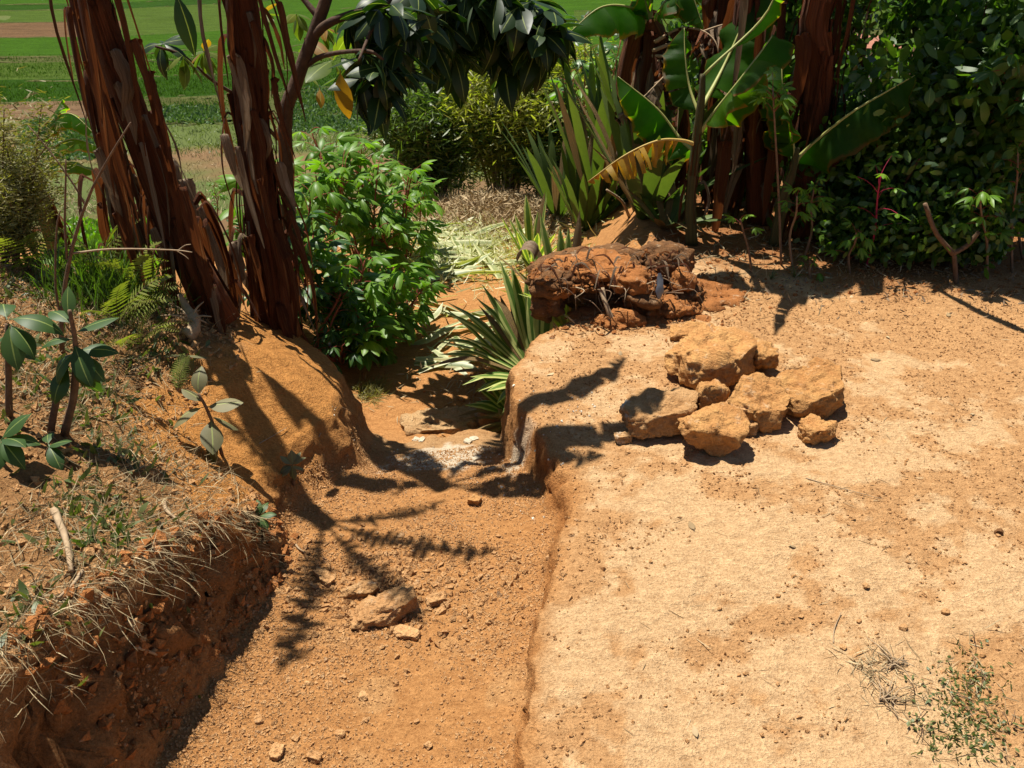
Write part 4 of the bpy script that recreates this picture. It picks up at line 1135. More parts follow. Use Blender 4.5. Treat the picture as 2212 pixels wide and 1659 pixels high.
def cassava(label, base, h, nl, ls, seed, T=CAS, lean=(0, 0), stems=2, lo=.35, spread=.18, group=None, name='cassava_plant', bark='petiole', cat='cassava plant', rad=.008):
    r = random.Random(seed)
    t = thing(name, base, label, cat, group)
    for s in range(stems):
        a = r.uniform(0, 360); tip = Vector((lean[0] + math.cos(R(a)) * spread * (stems > 1), lean[1] + math.sin(R(a)) * spread * (stems > 1), h * r.uniform(.88, 1.05)))
        c = spline([(0, 0, -.03), tip * .4 + Vector((r.uniform(-.03, .03), r.uniform(-.03, .03), 0)), tip * .75, tip], 12)
        mb = MB(); tube(mb, c, [rad, rad * .55], 6, r.random()); mb.build('stem', M[bark], t)
        n = nl // stems
        for k in range(n):
            f = lo + (1 - lo) * (k / max(1, n - 1)) ** .8
            p = c[min(11, int(f * 11))]
            link('leaf', r.choice(T), t, orient(p, k * 137.5 + r.uniform(-25, 25), r.uniform(0, 45) - 25 * (1 - f) + 12 * f, r.uniform(-15, 15), ls * r.uniform(.75, 1.12) * (1 - .18 * f)))
    return t

# ------------------------------------------------------------------ cassava thicket left of the path
where = ['beside the tall red-brown stem', 'at the front by the path', 'in the middle of the thicket', 'at the path edge of the thicket', 'at the back of the thicket']
CG = 'cassava thicket left of the path'
spots = [(690, 728, .28, 22, 'lowest dark cassava at the foot of the tall red-brown stem'), (760, 728, .22, 20, 'low cassava at the near corner of the thicket'), (820, 700, .22, 20, 'low cassava leaning over the path beside cut leaves'),
         (885, 650, .26, 20, 'cassava at the narrowest part of the path'), (655, 690, .5, 26, 'cassava half hidden behind the tall red-brown stem'), (740, 680, .55, 28, 'cassava in the shaded middle of the thicket'), (815, 655, .42, 28, 'broad cassava in the middle of the thicket facing the path'),
         (875, 612, .42, 26, 'cassava overhanging the pile of cut leaves'), (640, 640, .75, 28, 'tall cassava behind the tall red-brown stem'), (715, 640, .80, 30, 'tallest sunlit cassava at the left top of the thicket'), (790, 625, .78, 30, 'sunlit cassava at the top middle of the thicket'),
         (850, 595, .72, 28, 'sunlit cassava at the right top of the thicket'), (880, 560, .55, 24, 'far cassava at the back right of the thicket'), (770, 590, .9, 26, 'rearmost cassava of the thicket')]
WP = {0: (-1.06, 3.75), 1: (-.94, 3.82), 2: (-.84, 3.98), 3: (-.72, 4.3), 4: (-1.2, 3.9), 5: (-.95, 4.0), 6: (-.82, 4.15), 8: (-1.25, 4.2)}
for i, (u, v, h, n, lab) in enumerate(spots):
    b = G(u, v)
    if i in WP: b = Vector((*WP[i], Hs(*WP[i])))
    front = v > 700
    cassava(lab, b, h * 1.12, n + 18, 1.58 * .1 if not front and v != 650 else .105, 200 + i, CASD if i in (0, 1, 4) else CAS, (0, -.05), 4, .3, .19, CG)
# between and behind the left stems
for i, (u, v, h, lab) in enumerate([(410, 520, .55, 'cassava seen between the two left banana stems'), (470, 470, .6, 'cassava filling the gap left of the tall red-brown stem'), (330, 520, .4, 'cassava seen low behind the thick banana stem')]):
    cassava(lab, G(u, v), h, 24, .12, 230 + i, CAS, (0, 0), 2, .2, .15, 'cassava behind the left bananas')
# taller cassava beyond the path, right of the bamboo
for i, (u, y, h, lab) in enumerate([(1215, 8.6, 1.45, 'tall cassava beside the bamboo clump'), (1270, 8.0, 1.75, 'tallest cassava behind the sword-leaved plants'), (1330, 8.4, 1.55, 'tall cassava next to the farther banana plant'), (1240, 9.6, 1.9, 'farthest tall cassava behind the others'), (1300, 7.2, 1.2, 'tall cassava nearest the sword-leaved plants')]):
    x = P(u, 300, y).x
    cassava(lab, Vector((x, y, Hs(x, y))), h, 42, .17, 240 + i, CASD if i % 2 else CAS, (0, -.1), 3, .3, .3, 'tall cassava behind the sword-leaved plants')
# thin cassavas before the right-hand bananas and shrubs
SG_ = 'thin cassava plants along the back of the clearing'
def thin(label, u, v, tipu, tipv, nl, ls, seed, T=CAS, **k):
    b = G(u, v); tip = P(tipu, tipv, b.y - .05) - b
    return cassava(label, b, tip.z, nl, ls, seed, T, (tip.x, tip.y), 1, k.pop('lo', .75), 0, SG_, bark=k.pop('bark', 'twig'), rad=k.pop('rad', .007), **k)
thin('thin tall cassava stem with a drooping leaf tuft before the red stem', 1690, 572, 1668, 195, 12, .085, 301, lo=.86)
thin('bare-stemmed seedling cassava with one low leaf at the left', 1627, 588, 1600, 470, 3, .07, 302)
thin('short cassava shoot before the broad-leaved young banana', 1715, 575, 1720, 430, 8, .07, 303, lo=.6)
thin('leafy cassava shoot under the broad banana leaf', 1735, 560, 1760, 400, 9, .07, 304, lo=.7)
thin('cassava with crimson leaf stalks before the dark shrubs', 1872, 575, 1905, 370, 9, .085, 305, CASR, lo=.4, bark='crimson', rad=.006)
thin('cassava with drooping pale leaves under the crimson-stalked one', 1840, 590, 1850, 500, 8, .075, 306, lo=.3)
thin('bushy cassava at the right edge with pale star-shaped leaves', 2135, 600, 2120, 400, 16, .085, 307, lo=.4)
thin('cassava at the far right rim beside the forked bare stem', 2190, 590, 2195, 330, 14, .085, 308, CASD, lo=.5)
thin('upper cassava leaning over the right rim', 2215, 560, 2190, 60, 16, .15, 309, CASD, lo=.6)
thin('small cassava seedling at the foot of the widest banana stem', 1755, 600, 1750, 560, 5, .05, 310, lo=.3)
# forked bare stem
b = G(2068, 612)
t = thing('forked_stem', b, 'forked bare brown cutting at the right of the clearing', 'bare stem')
for pts in ([(0, 0, -.02)] + [P(2062, 560, b.y) - b, P(2058, 545, b.y) - b], [P(2058, 548, b.y) - b, P(2020, 500, b.y) - b, P(1998, 440, b.y) - b], [P(2058, 548, b.y) - b, P(2090, 530, b.y) - b, P(2115, 500, b.y) - b]):
    mb = MB(); tube(mb, spline(pts, 8), [.013, .010], 7, 0, 0, .08, random.Random(1)); mb.build('branch', M['twig'], t)

# ------------------------------------------------------------------ sword-leaved plants
def rosette(label, base, n, L, W, seed, mat='agave', el=(35, 85), az=(0, 360), droop=.35, group='sword-leaved plants by the path', dry=.1):
    r = random.Random(seed)
    t = thing('sword_leaf_plant', base, label, 'sword-leaved plant', group)
    for k in range(n):
        a = az[0] + (az[1] - az[0]) * ((k * .381966) % 1); e = el[0] + (el[1] - el[0]) * ((k * .618) % 1)
        l = L * r.uniform(.7, 1.08); d = Vector((math.cos(R(a)) * math.cos(R(e)), math.sin(R(a)) * math.cos(R(e)), math.sin(R(e)))); h = Vector((math.cos(R(a)), math.sin(R(a)), 0))
        dr = droop * r.uniform(.3, 1.3) * (1.2 - e / 100)
        p0 = h * .03
        pts = spline([p0, p0 + d * l * .35, p0 + d * l * .7 - Vector((0, 0, dr * l * .12)), p0 + d * l + h * dr * l * .15 - Vector((0, 0, dr * l * .5))], 10)
        w = W * r.uniform(.75, 1.1)
        mb = MB(); ribbon(mb, pts, [w * .75, w * .8, w, w * .95, w * .7, w * .03], Vector((-math.sin(R(a)), math.cos(R(a)), r.uniform(-.2, .2))), .3, r.random() * .3)
        mb.build('leaf', M['agave_dry' if r.random() < dry else mat], t)
    return t
rosette('tall sword-leaved plant with upright grey-green leaves', G(1290, 470), 24, 1.4, .10, 401, el=(50, 88), droop=.2)
rosette('sword-leaved plant behind the yellow banana leaf', G(1395, 470), 18, 1.0, .09, 402, el=(35, 85), droop=.3, dry=.25)
rosette('sword-leaved plant nearest the litter mound', G(1205, 470), 18, 1.05, .08, 403, el=(40, 85), droop=.3)
rosette('sword-leaved plant behind the tall upright one', G(1340, 440), 20, 1.45, .10, 404, el=(55, 88), droop=.2)
rosette('yellow-striped sword-leaved plant spilling over the path', Vector((.15, 3.40, Hs(.15, 3.40))), 24, .58, .065, 405, 'agave_v', (12, 82), (70, 270), .5, dry=.08)
rosette('striped sword-leaved plant tucked behind the root mound', Vector((.30, 3.72, Hs(.30, 3.72))), 16, .6, .06, 409, 'agave_v', (35, 85), (60, 300), .4, dry=.15)
rosette('sprawling sword-leaved plant on the slope left of the root mound', Vector((.08, 3.62, Hs(.08, 3.62))), 18, .55, .055, 410, 'agave_v', (15, 75), (80, 290), .6, dry=.15)
rosette('green sword-leaved plant standing between mound and yellow leaf', G(1260, 500), 20, .95, .07, 411, 'agave', (45, 88), (0, 360), .3, dry=.15)
rosette('grey sword-leaved plant at the back right of its clump', G(1400, 445), 18, 1.2, .075, 412, 'agave', (50, 88), (0, 360), .25, dry=.15)
rosette('low striped sword-leaved plant at the lip of the clearing', Vector((.04, 3.27, Hs(.04, 3.27))), 14, .30, .045, 408, 'agave_v', (5, 60), (100, 260), .6, dry=.1)
rosette('small striped sword-leaved plant above the spilling one', G(1150, 570), 14, .55, .06, 406, 'agave_v', (45, 85), (0, 360), .3, dry=.15)
rosette('broken sword-leaved plant with withered leaves behind the mound', G(1440, 490), 12, .36, .06, 407, 'agave', (20, 65), (0, 360), .5, dry=.5)
# pale dead stalks leaning among them
rr = random.Random(31)
for k, (a, b_, lab) in enumerate([((1370, 455), (1290, 300), 'long leaning dead stalk'), ((1400, 470), (1350, 385), 'short leaning dead stalk'), ((1360, 470), (1310, 410), 'crooked dead stalk')]):
    g = G(*a); mb = MB(); tube(mb, spline([Vector(), (P(*b_, g.y - .1) - g) * .5 + Vector((.02, 0, .02)), P(*b_, g.y - .1) - g], 9), [.012, .007], 6, 0, 0, .1, rr)
    o = mb.build('dead_stalk', M['twig_pale']); o.location = g
    tag(o, lab + ' among the sword-leaved plants', 'dead stalk', 'dead stalks among the sword-leaved plants')

# ------------------------------------------------------------------ cut leaves on the path
CUT = []
for k in range(6):
    r = random.Random(600 + k); mb = MB()
    L = 1.0; w = r.uniform(.09, .15)
    pts = spline([(-.5, 0, .02), (-.15, r.uniform(-.04, .04), .05), (.2, r.uniform(-.06, .06), .03), (.5, r.uniform(-.1, .1), .015 + r.uniform(0, .08))], 9)
    ribbon(mb, pts, [w * .6, w, w * 1.05, w * .8, w * .06], Vector((0, 1, r.uniform(-.4, .4))), r.uniform(-.2, .4), 0)
    CUT.append(mb.mesh('cut_leaf', M['cut']))
r = random.Random(77)
for k in range(112):
    if 64 <= k < 98 or k < 42: u, v, s, wh = r.gauss(985, 48), r.uniform(490, 612), r.uniform(.28, .6), 'in the pile across the path'
    elif k < 50: u, v, s, wh = r.uniform(865, 950), r.uniform(640, 730), r.uniform(.14, .26), 'along the thicket edge of the path'
    else: u, v, s, wh = r.uniform(930, 1075), r.uniform(640, 800), r.uniform(.24, .42), 'on the path below the striped plant'
    g = G(u, v, .012 + .03 * (k < 42) * r.random())
    o = link('cut_leaf', CUT[k % 6], None, orient(g, r.gauss(15, 38) + (180 if r.random() < .5 else 0), r.uniform(-6, 14) , r.uniform(-35, 35), s))
    tag(o, 'pale cut sword leaf lying ' + wh, 'cut leaf', 'cut leaves ' + wh)
# litter
def gauss_pts(n, c, s):
    p = np.stack([c[0] + s[0] * rs.normal(size=n), c[1] + s[1] * rs.normal(size=n), np.zeros(n)], 1); p[:, 2] = Hq(p[:, 0], p[:, 1]); return p
p = gauss_pts(6500, (-.25, 7.3), (.5, .45))
p[:, 2] += np.exp(-(((p[:, 0] + .15) / .5) ** 2 + ((p[:, 1] - 7.5) / .45) ** 2)) * .16 * rs.rand(len(p)) + .01
tag(link('leaf_litter', blade_mesh('leaf_litter', M['litter'], p, rdirs(len(p), .1), rs.uniform(.05, .14, len(p)), rs.uniform(.006, .016, len(p)))), 'tan heap of fallen bamboo leaves on the path', 'leaf litter', kind='stuff')
p = gauss_pts(3000, (-.40, 6.1), (.42, .5)); p[:, 2] += .01
tag(link('grass_clippings', blade_mesh('grass_clippings', M['cut'], p, rdirs(len(p), .12), rs.uniform(.05, .18, len(p)), rs.uniform(.004, .012, len(p)))), 'pale green clippings scattered on the path', 'clippings', kind='stuff')
p = gauss_pts(420, (-.1, 3.6), (.32, .22)); p[:, 2] += .006
tag(link('fallen_shreds', blade_mesh('fallen_shreds', M['litter'], p, rdirs(len(p), .1), rs.uniform(.02, .08, len(p)), rs.uniform(.003, .01, len(p)))), 'dry shreds littering the path below the striped plant', 'litter', kind='stuff')
p = np.concatenate([gauss_pts(900, (1.5, 4.1), (.7, .28)), gauss_pts(500, (.6, 3.75), (.35, .2))]); p[:, 2] += .006
tag(link('banana_litter', blade_mesh('banana_litter', M['straw'], p, rdirs(len(p), .15), rs.uniform(.015, .07, len(p)), rs.uniform(.002, .008, len(p)))), 'dry shreds under the bananas behind the clearing', 'litter', kind='stuff')

# ------------------------------------------------------------------ bamboo clump
def bamboo(label, base, h, rad, nleaf, nculm, mat, seed, lean=(0, 0)):
    r = np.random.RandomState(seed); rr = random.Random(seed)
    t = thing('bamboo_clump', base, label, 'bamboo', 'bamboo at the end of the path')
    P0, D0 = [], []
    for k in range(nculm):
        a = rr.uniform(0, 2 * math.pi); q = math.sqrt(rr.random())
        tip = Vector((math.cos(a) * rad * q + lean[0], math.sin(a) * rad * q * .8 + lean[1], h * rr.uniform(.75, 1.1) * (1 - .35 * q)))
        c = spline([Vector((math.cos(a) * .12 * q, math.sin(a) * .12 * q, -.05)), Vector((tip.x * .45, tip.y * .45, tip.z * .62)), tip], 12)
        mb = MB(); tube(mb, c, [.012, .004], 5, rr.random()); mb.build('culm', M['twig_pale'] if k % 3 else M['twig'], t)
        m = nleaf // nculm
        tt = r.uniform(.12, 1, m) ** .7 * 11
        cc = np.array([p[:] for p in c]); i = np.minimum(tt.astype(int), 10); f = (tt - i)[:, None]
        P0.append(cc[i] * (1 - f) + cc[i + 1] * f + r.normal(size=(m, 3)) * np.array([.13, .13, .09]) * rad / .7)
    p = np.concatenate(P0); p[:, 2] = np.maximum(p[:, 2], .05)
    d = r.normal(size=(len(p), 3)); d[:, 2] = d[:, 2] * .5 - .25
    o = link('foliage', blade_mesh('foliage', M[mat], p, d, r.uniform(.06, .13, len(p)), r.uniform(.010, .02, len(p)), .15), t)
    o['kind'] = 'stuff'
    return t
def gy_at(u, y): x = P(u, 300, y).x; return Vector((x, y, Hs(x, y)))
bamboo('olive bamboo clump with dense fine leaves above the litter heap', gy_at(1090, 8.5), 2.1, .85, 20000, 40, 'bamboo', 501, (0, -.1))
bamboo('low green bamboo thicket left of the olive clump', gy_at(925, 8.3), 1.35, .65, 12000, 24, 'bamboo_g', 502)
bamboo('dark bamboo behind the sword-leaved plants', gy_at(1190, 8.2), 1.2, .5, 7000, 16, 'bamboo_g', 503)
bamboo('far bamboo showing under the avocado leaves', gy_at(960, 11.0), 2.4, .9, 8000, 16, 'bamboo_g', 504)

# ------------------------------------------------------------------ avocado tree
b = Vector((-1.20, 3.95, Hs(-1.20, 3.95)))
avo = thing('avocado_tree', b, 'avocado tree with dark drooping leaves behind the tall red-brown stem', 'tree')
def limb(pts, r0, r1, name='branch', parent=avo, base=b):
    mb = MB(); c = spline([Vector(p) - base for p in pts], 16); tube(mb, c, [r0, r1], 8, 0, 0, .06, random.Random(len(pts)))
    mb.build(name, M['bark'], parent); return [p + base for p in c]
tr = limb([b, P(615, 300, 3.95), P(640, 180, 3.95), P(690, 40, 3.95), P(730, -80, 3.95)], .038, .026, 'trunk')
br = [limb([P(675, 80, 3.95), P(720, 45, 3.9), P(830, 10, 3.95), P(950, -20, 4.3)], .022, .010),
      limb([P(720, -50, 3.95), P(850, -40, 4.0), P(1000, -20, 4.5), P(1120, 5, 4.7)], .026, .010),
      limb([P(950, -20, 4.3), P(1000, 20, 4.6), P(1060, 50, 4.7)], .012, .006),
      limb([P(1000, -20, 4.5), P(1090, 40, 4.7), P(1170, 60, 4.7)], .012, .006),
      limb([P(650, 150, 3.95), P(700, 120, 3.9), P(790, 110, 3.6), P(830, 130, 3.6)], .014, .006),
      limb([P(600, 300, 3.9), P(520, 215, 3.7), P(460, 175, 3.6), P(395, 120, 3.55), P(335, 100, 3.5)], .010, .005),
      limb([P(690, 40, 3.95), P(640, -20, 4.0), P(600, -60, 4.0)], .016, .008),
      limb([P(830, 10, 3.85), P(800, 70, 3.7), P(775, 130, 3.5)], .010, .005)]
ra = random.Random(61)
def whorl(p, n, L, hang=.55, sel=AVO):
    for k in range(n):
        el = ra.uniform(-88, 10) if ra.random() < hang + .25 else ra.uniform(-20, 50)
        s = L * ra.uniform(.7, 1.1)
        link('leaf', ra.choice(sel), avo, orient(Vector(p) - b, k * 137 + ra.uniform(-30, 30), el, ra.uniform(-40, 40), s))
wh = [(760, 30, 12), (820, 20, 14), (880, 40, 14), (940, 20, 14), (1000, 50, 16), (1060, 40, 16), (1110, 60, 14), (1170, 70, 14), (1060, 90, 12), (930, 80, 12), (860, 100, 12), (790, 120, 12), (780, 170, 10), (840, 140, 12),
      (1020, 10, 12), (1120, 10, 12), (1190, 20, 10), (700, 60, 8), (640, 30, 9), (660, 100, 7), (350, 95, 9), (395, 120, 5), (440, 110, 10), (570, 30, 6), (900, -20, 10), (980, 120, 8), (1090, 130, 8), (720, 130, 6), (1150, 100, 10), (690, 190, 4)]
for k in range(26): wh.append((ra.uniform(840, 1220), ra.uniform(-40, 95), 9))
for k in range(8): wh.append((ra.uniform(740, 850), ra.uniform(100, 190), 6))
for (u, v, n) in wh:
    yy = (3.45 if u < 500 else float(np.interp(u, [500, 745, 770, 860, 1000], [4.7, 4.5, 3.5, 3.9, 4.7]))) + ra.uniform(-.15, .2)
    young = (u < 760 and u > 500) or (380 < u < 470)
    whorl(P(u, v, yy), n, .062 * yy if u > 700 else (.14 if young else .14), .55, AVOY if young else AVO)
o = link('leaf', leaf_template('leaf', .26, .10, M['banana_y'], .5, .2, 6, .08), avo, orient(P(735, 150, 3.6) - b, 250, -80, 0, .9)); o['label'] = 'single orange withered leaf'
# large low leaf at the top edge of the picture
link('leaf', AVO[0], avo, orient(P(375, -25, 2.6) - b, -10, -75, 20, .20))

# ------------------------------------------------------------------ shrubs on the right
def shrub(label, base, h, rad, nst, nobj, seed, ls=.07, name='dense_shrub', group='dark shrubs behind the clearing', ry=.7):
    r = np.random.RandomState(seed); rr = random.Random(seed)
    t = thing(name, base, label, 'shrub', group)
    tips = []
    for k in range(9):
        a = rr.uniform(0, 2 * math.pi); q = rr.uniform(.3, 1)
        tip = Vector((math.cos(a) * rad * q, math.sin(a) * rad * ry * q, h * rr.uniform(.5, 1)))
        c = spline([Vector((math.cos(a) * .05, math.sin(a) * .05, -.05)), tip * .4 + Vector((0, 0, h * .1)), tip], 10)
        mb = MB(); tube(mb, c, [.016, .004], 6, rr.random()); mb.build('branch', M['bark'], t); tips += [p for p in c[3:]]
    n = nst
    cc = np.array([p[:] for p in tips]); i = r.randint(0, len(cc), n)
    cl = cc[i] + r.normal(size=(n, 3)) * np.array([.20 * rad, .2 * rad * ry, .16 * h]) * .8
    # clump towards shoots
    sh = cl[r.randint(0, n, n // 14)]
    p = sh[r.randint(0, len(sh), n)] + r.normal(size=(n, 3)) * .055
    p[:, 2] = np.maximum(p[:, 2], .08)
    d = r.normal(size=(n, 3)); d[:, 2] -= .35
    V, F, var = blades(p, d, r.uniform(.6, 1.2, n) * ls, r.uniform(.38, .55, n) * ls, .2, 3)
    f = link('foliage', np_mesh('foliage', V, F, M['hedge'], var), t); f['kind'] = 'stuff'
    for k in range(nobj):                                         # the leaves one can pick out on the near side
        q = sh[rr.randrange(len(sh))]
        q = Vector((q[0], -abs(q[1]) * .9 - .1 * rad, max(q[2], .15)))
        link('leaf', HEDGE[k % 2], t, orient(q, rr.uniform(0, 360), rr.uniform(-60, 30), rr.uniform(-40, 40), ls * rr.uniform(.9, 1.35)))
    return t
def at_xy(u, y): return gy_at(u, y)
for i, (u, y, h, rad, n, ls, lab) in enumerate([
        (1850, 4.35, .85, .40, 3000, .065, 'low dark shrub right of the widest banana stem'), (1960, 4.15, 1.0, .42, 3000, .055, 'dark shrub behind the crimson-stalked cassava'),
        (2070, 4.15, 1.5, .45, 3000, .085, 'dark shrub behind the forked bare stem'), (2190, 4.1, 1.7, .45, 2800, .10, 'tall dark shrub at the right rim'),
        (2280, 4.6, 2.1, .55, 3600, .07, 'outermost dark shrub cut by the right rim'), (1990, 5.3, 2.1, .55, 3600, .075, 'taller dark shrub in the second row'),
        (2130, 5.4, 2.3, .6, 3600, .075, 'tallest dark shrub in the second row at the right'), (1790, 4.75, .8, .35, 2400, .06, 'low shrub at the foot of the widest banana stem'), (1590, 5.0, .55, .4, 2200, .06, 'low shrub under the narrower red stem'), (2010, 3.92, .38, .3, 1500, .05, 'low leafy undergrowth behind the forked bare stem'), (2150, 3.9, .42, .3, 1600, .05, 'low leafy undergrowth by the right rim'), (1900, 4.0, .32, .25, 1100, .05, 'low leafy undergrowth behind the crimson-stalked cassava'), (1600, 5.6, 1.9, .6, 4000, .07, 'dark shrub glimpsed between the banana stems'), (1490, 6.6, 1.5, .6, 3600, .07, 'dark shrub behind the farther banana plant'), (1720, 6.0, 2.0, .6, 4000, .07, 'dark shrub behind the narrower red stem')]):
    shrub(lab, at_xy(u, y), h, rad, n, 45 if u > 1800 and y < 5 else 14, 700 + i, ls)
# thin dark trunk showing in the gap at the upper right
b = at_xy(1850, 6.2)
t = thing('thin_tree', b, 'thin dark forked trunk against the green valley', 'tree')
for pts in ([b, P(1860, 130, 6.2), P(1885, 0, 6.2), P(1895, -90, 6.2)], [P(1860, 150, 6.2), P(1930, 70, 6.2), P(1960, -40, 6.2)], [P(1865, 120, 6.2), P(1835, 60, 6.2), P(1815, -40, 6.2)]):
    mb = MB(); tube(mb, spline([Vector(p) - b for p in pts], 12), [.03, .015], 7); mb.build('trunk', M['bark'], t)
p = np.array([P(1900, -120, 6.2)[:]]) + rs.normal(size=(900, 3)) * np.array([.5, .4, .25]) - np.array(b[:])
o = link('crown', blade_mesh('crown', M['hedge'], p, rdirs(900, -.2), rs.uniform(.05, .1, 900), rs.uniform(.025, .05, 900)), t)

# ------------------------------------------------------------------ left bank plants
def bank_pts(n, veg=True):
    x, y = [], []
    while len(x) < n:
        yy = rs.uniform(.9, 3.2, 4000); xx = rs.uniform(-2.7, -.6, 4000)
        _, _, xl, wl, a, bb = walls(xx, yy)
        d = xl - wl - xx
        th = tab(yy, VEGT) + .1 * rs.normal(size=4000)
        k = (d > np.maximum(th, -.04)) & (bb > .5)
        x += list(xx[k]); y += list(yy[k])
    x, y = np.array(x[:n]), np.array(y[:n])
    return np.stack([x, y, Hq(x, y)], 1)
p = bank_pts(34000); p = p[fbm(p[:, 0] * 4, p[:, 1] * 4, 2.0, 3) + .5 * rs.rand(len(p)) > (.05 + .2 * (p[:, 1] < 1.4))]; d = rdirs(len(p), .05); d[:, 0] += .2; d[:, 1] -= .15
tag(link('dry_grass', blade_mesh('dry_grass', M['straw'], p + np.array([0, 0, .006]), d, rs.uniform(.015, .075, len(p)), rs.uniform(.0007, .0024, len(p)), .6, 3)), 'matted dry grass covering the left bank', 'grass', kind='stuff')
p = bank_pts(7000); d = rdirs(len(p), .5)
cl = p[rs.randint(0, len(p), 110)]; p = cl[rs.randint(0, 110, 7000)] + rs.normal(size=(7000, 3)) * np.array([.06, .06, 0]); p[:, 2] = Hq(p[:, 0], p[:, 1])
tag(link('bank_weeds', blade_mesh('bank_weeds', M['weed'], p, d, rs.uniform(.015, .05, len(p)), rs.uniform(.004, .014, len(p)), .3, 3)), 'small green weeds creeping over the left bank', 'weeds', kind='stuff')
# grass roots and stalks hanging over the cut face
y = rs.uniform(1.0, 1.8, 1500); xx = tab(y, XL) - tab(y, WL) * rs.uniform(.55, 1.25, 1500); p = np.stack([xx, y, Hq(xx, y) + .01], 1)
d = rs.normal(size=(1500, 3)) * .5 + np.array([.8, -.35, -.5])
tag(link('hanging_rootlets', blade_mesh('hanging_rootlets', M['straw'], p, d, rs.uniform(.02, .10, 1500) * (rs.rand(1500) < .6), rs.uniform(.0006, .0018, 1500), .5, 3)), 'pale rootlets hanging over the shaded bank face', 'rootlets', kind='stuff')
# green grass tuft beside the left bananas
g = G(240, 640); p = np.stack([g.x + .09 * rs.normal(size=700), g.y + .09 * rs.normal(size=700), np.zeros(700)], 1); p[:, 2] = Hq(p[:, 0], p[:, 1])
tag(link('green_grass', blade_mesh('green_grass', M['grass'], p, rdirs(700, 1.3, .5), rs.uniform(.08, .22, 700), rs.uniform(.003, .006, 700), .25, 3)), 'lush green grass beside the ferns', 'grass', kind='stuff')
p = np.concatenate([slope_pts(500, 140, 330, 480, 580)]); p = np.repeat(p, 3, 0) + rs.normal(size=(1500, 3)) * .05; p[:, 2] = Hq(p[:, 0], p[:, 1])
tag(link('lush_weeds', blade_mesh('lush_weeds', M['cassava'], p, rdirs(len(p), .7), rs.uniform(.06, .16, len(p)), rs.uniform(.03, .06, len(p)), .3, 3)), 'lush green weeds behind the bank', 'weeds', kind='stuff')
# upright long blades
rr = random.Random(9)
gtuft = thing('grass_tuft', G(272, 565), 'tuft of long upright grass blades before the thick banana stem', 'grass tuft')
for k, (u, v, tu, tv) in enumerate([(265, 560, 310, 430), (272, 565, 340, 500), (285, 575, 380, 520), (300, 590, 420, 560), (255, 560, 250, 470)]):
    g = G(u, v); tip = P(tu, tv, g.y - .1) - g
    mb = MB(); ribbon(mb, spline([Vector(), tip * .55 + Vector((0, 0, .02)), tip], 8), [.006, .008, .006, .001], Vector((1, 0, 0)), .3)
    o = mb.build('blade', M['grass'])
    o.parent = gtuft; o.location = g - gtuft.location

# ferns
def frond_mesh(L, n, seed):
    r = random.Random(seed); mb = MB()
    c = spline([(0, 0, 0), (L * .4, 0, L * .16), (L * .75, 0, L * .14), (L, 0, 0)], n + 1)
    tube(mb, c, [.0022, .0006], 4, 0, 1, cap=False)
    for i in range(2, n + 1):
        t = i / n; w = L * .34 * (1 - t) ** .8 * min(1, t * 4)
        for s in (-1, 1):
            d = Vector((.35, s, -.12 + r.uniform(-.1, .1))).normalized()
            ribbon(mb, [c[i], c[i] + d * w * .5, c[i] + d * w], [.007, .009, .001], Vector((1, 0, .2)), .1, r.random() * .3)
    return mb.mesh('frond', [M['fern'], M['twig']])
FR = [frond_mesh(.30, 20, k) for k in range(4)]
rr = random.Random(17)
for i, (u, v, n, s, lab) in enumerate([(230, 610, 7, 1.0, 'yellow-green fern beside the dead twig shrub'), (275, 630, 8, 1.0, 'broad yellow-green fern nearest the thick banana stem'), (310, 660, 7, .85, 'fern spreading below the thick banana stem'), (260, 700, 6, .8, 'fern low on the bank under the broad one'),
        (120, 560, 7, 1.1, 'fern behind the sapling'), (60, 590, 6, 1.0, 'fern at the left rim behind the sapling'), (300, 745, 5, .6, 'small fern on the bare orange slope'), (385, 850, 3, .5, 'tiny fern behind the dusty herb')]):
    g = G(u, v); t = thing('fern', g, lab, 'fern', 'ferns on the left bank')
    for k in range(n): link('frond', rr.choice(FR), t, orient(Vector((0, 0, 0)), rr.uniform(-160, 60) if n > 3 else rr.uniform(60, 120), rr.uniform(15, 60), rr.uniform(-20, 20), s * rr.uniform(.7, 1.1)))

# sapling with broad leaves, two brown stems
HB = [leaf_template('leaf', 1, .46, M['herb'], d, .22, 8, .08) for d in (.3, .6, .9)]
HD = [leaf_template('leaf', 1, .55, M['herb_dusty'], d, .25, 7, .08) for d in (.3, .7)]
def herb(label, base, stems, leaves, T, stem_mat='twig', name='broad_leaf_herb', group='broad-leaved herbs on the bank', cat='herb'):
    t = thing(name, base, label, cat, group)
    for pts, r0, r1 in stems:
        mb = MB(); tube(mb, spline([Vector(p) - base for p in pts], 10), [r0, r1], 7, 0, 0, .06, random.Random(2)); mb.build('stem', M[stem_mat], t)
    r = random.Random(int(abs(base.x) * 1000))
    for (p, az, el, s) in leaves: link('leaf', r.choice(T), t, orient(Vector(p) - base, az, el, r.uniform(-25, 25), s))
    return t
b = G(110, 935); y = b.y
n1, n2 = P(165, 760, y), P(150, 790, y)
herb('sapling with large drooping green leaves on two brown stems', b, [([b, P(125, 850, y), P(140, 790, y)], .010, .008), ([G(140, 940), P(160, 850, y), n1], .012, .008), ([n1, P(160, 720, y), P(150, 670, y)], .007, .005)],
     [(P(150, 690, y), 100, 70, .09), (P(160, 735, y), 200, 25, .09), (P(160, 740, y), -60, -45, .13), (n1, -75, -60, .145), (n1, 215, -20, .12), (n1, 10, 10, .11), (P(160, 720, y), 30, 20, .12), (n2, 240, -35, .12), (n1, -20, -40, .11), (P(155, 700, y), 150, 30, .10)], HB, name='sapling', cat='sapling')
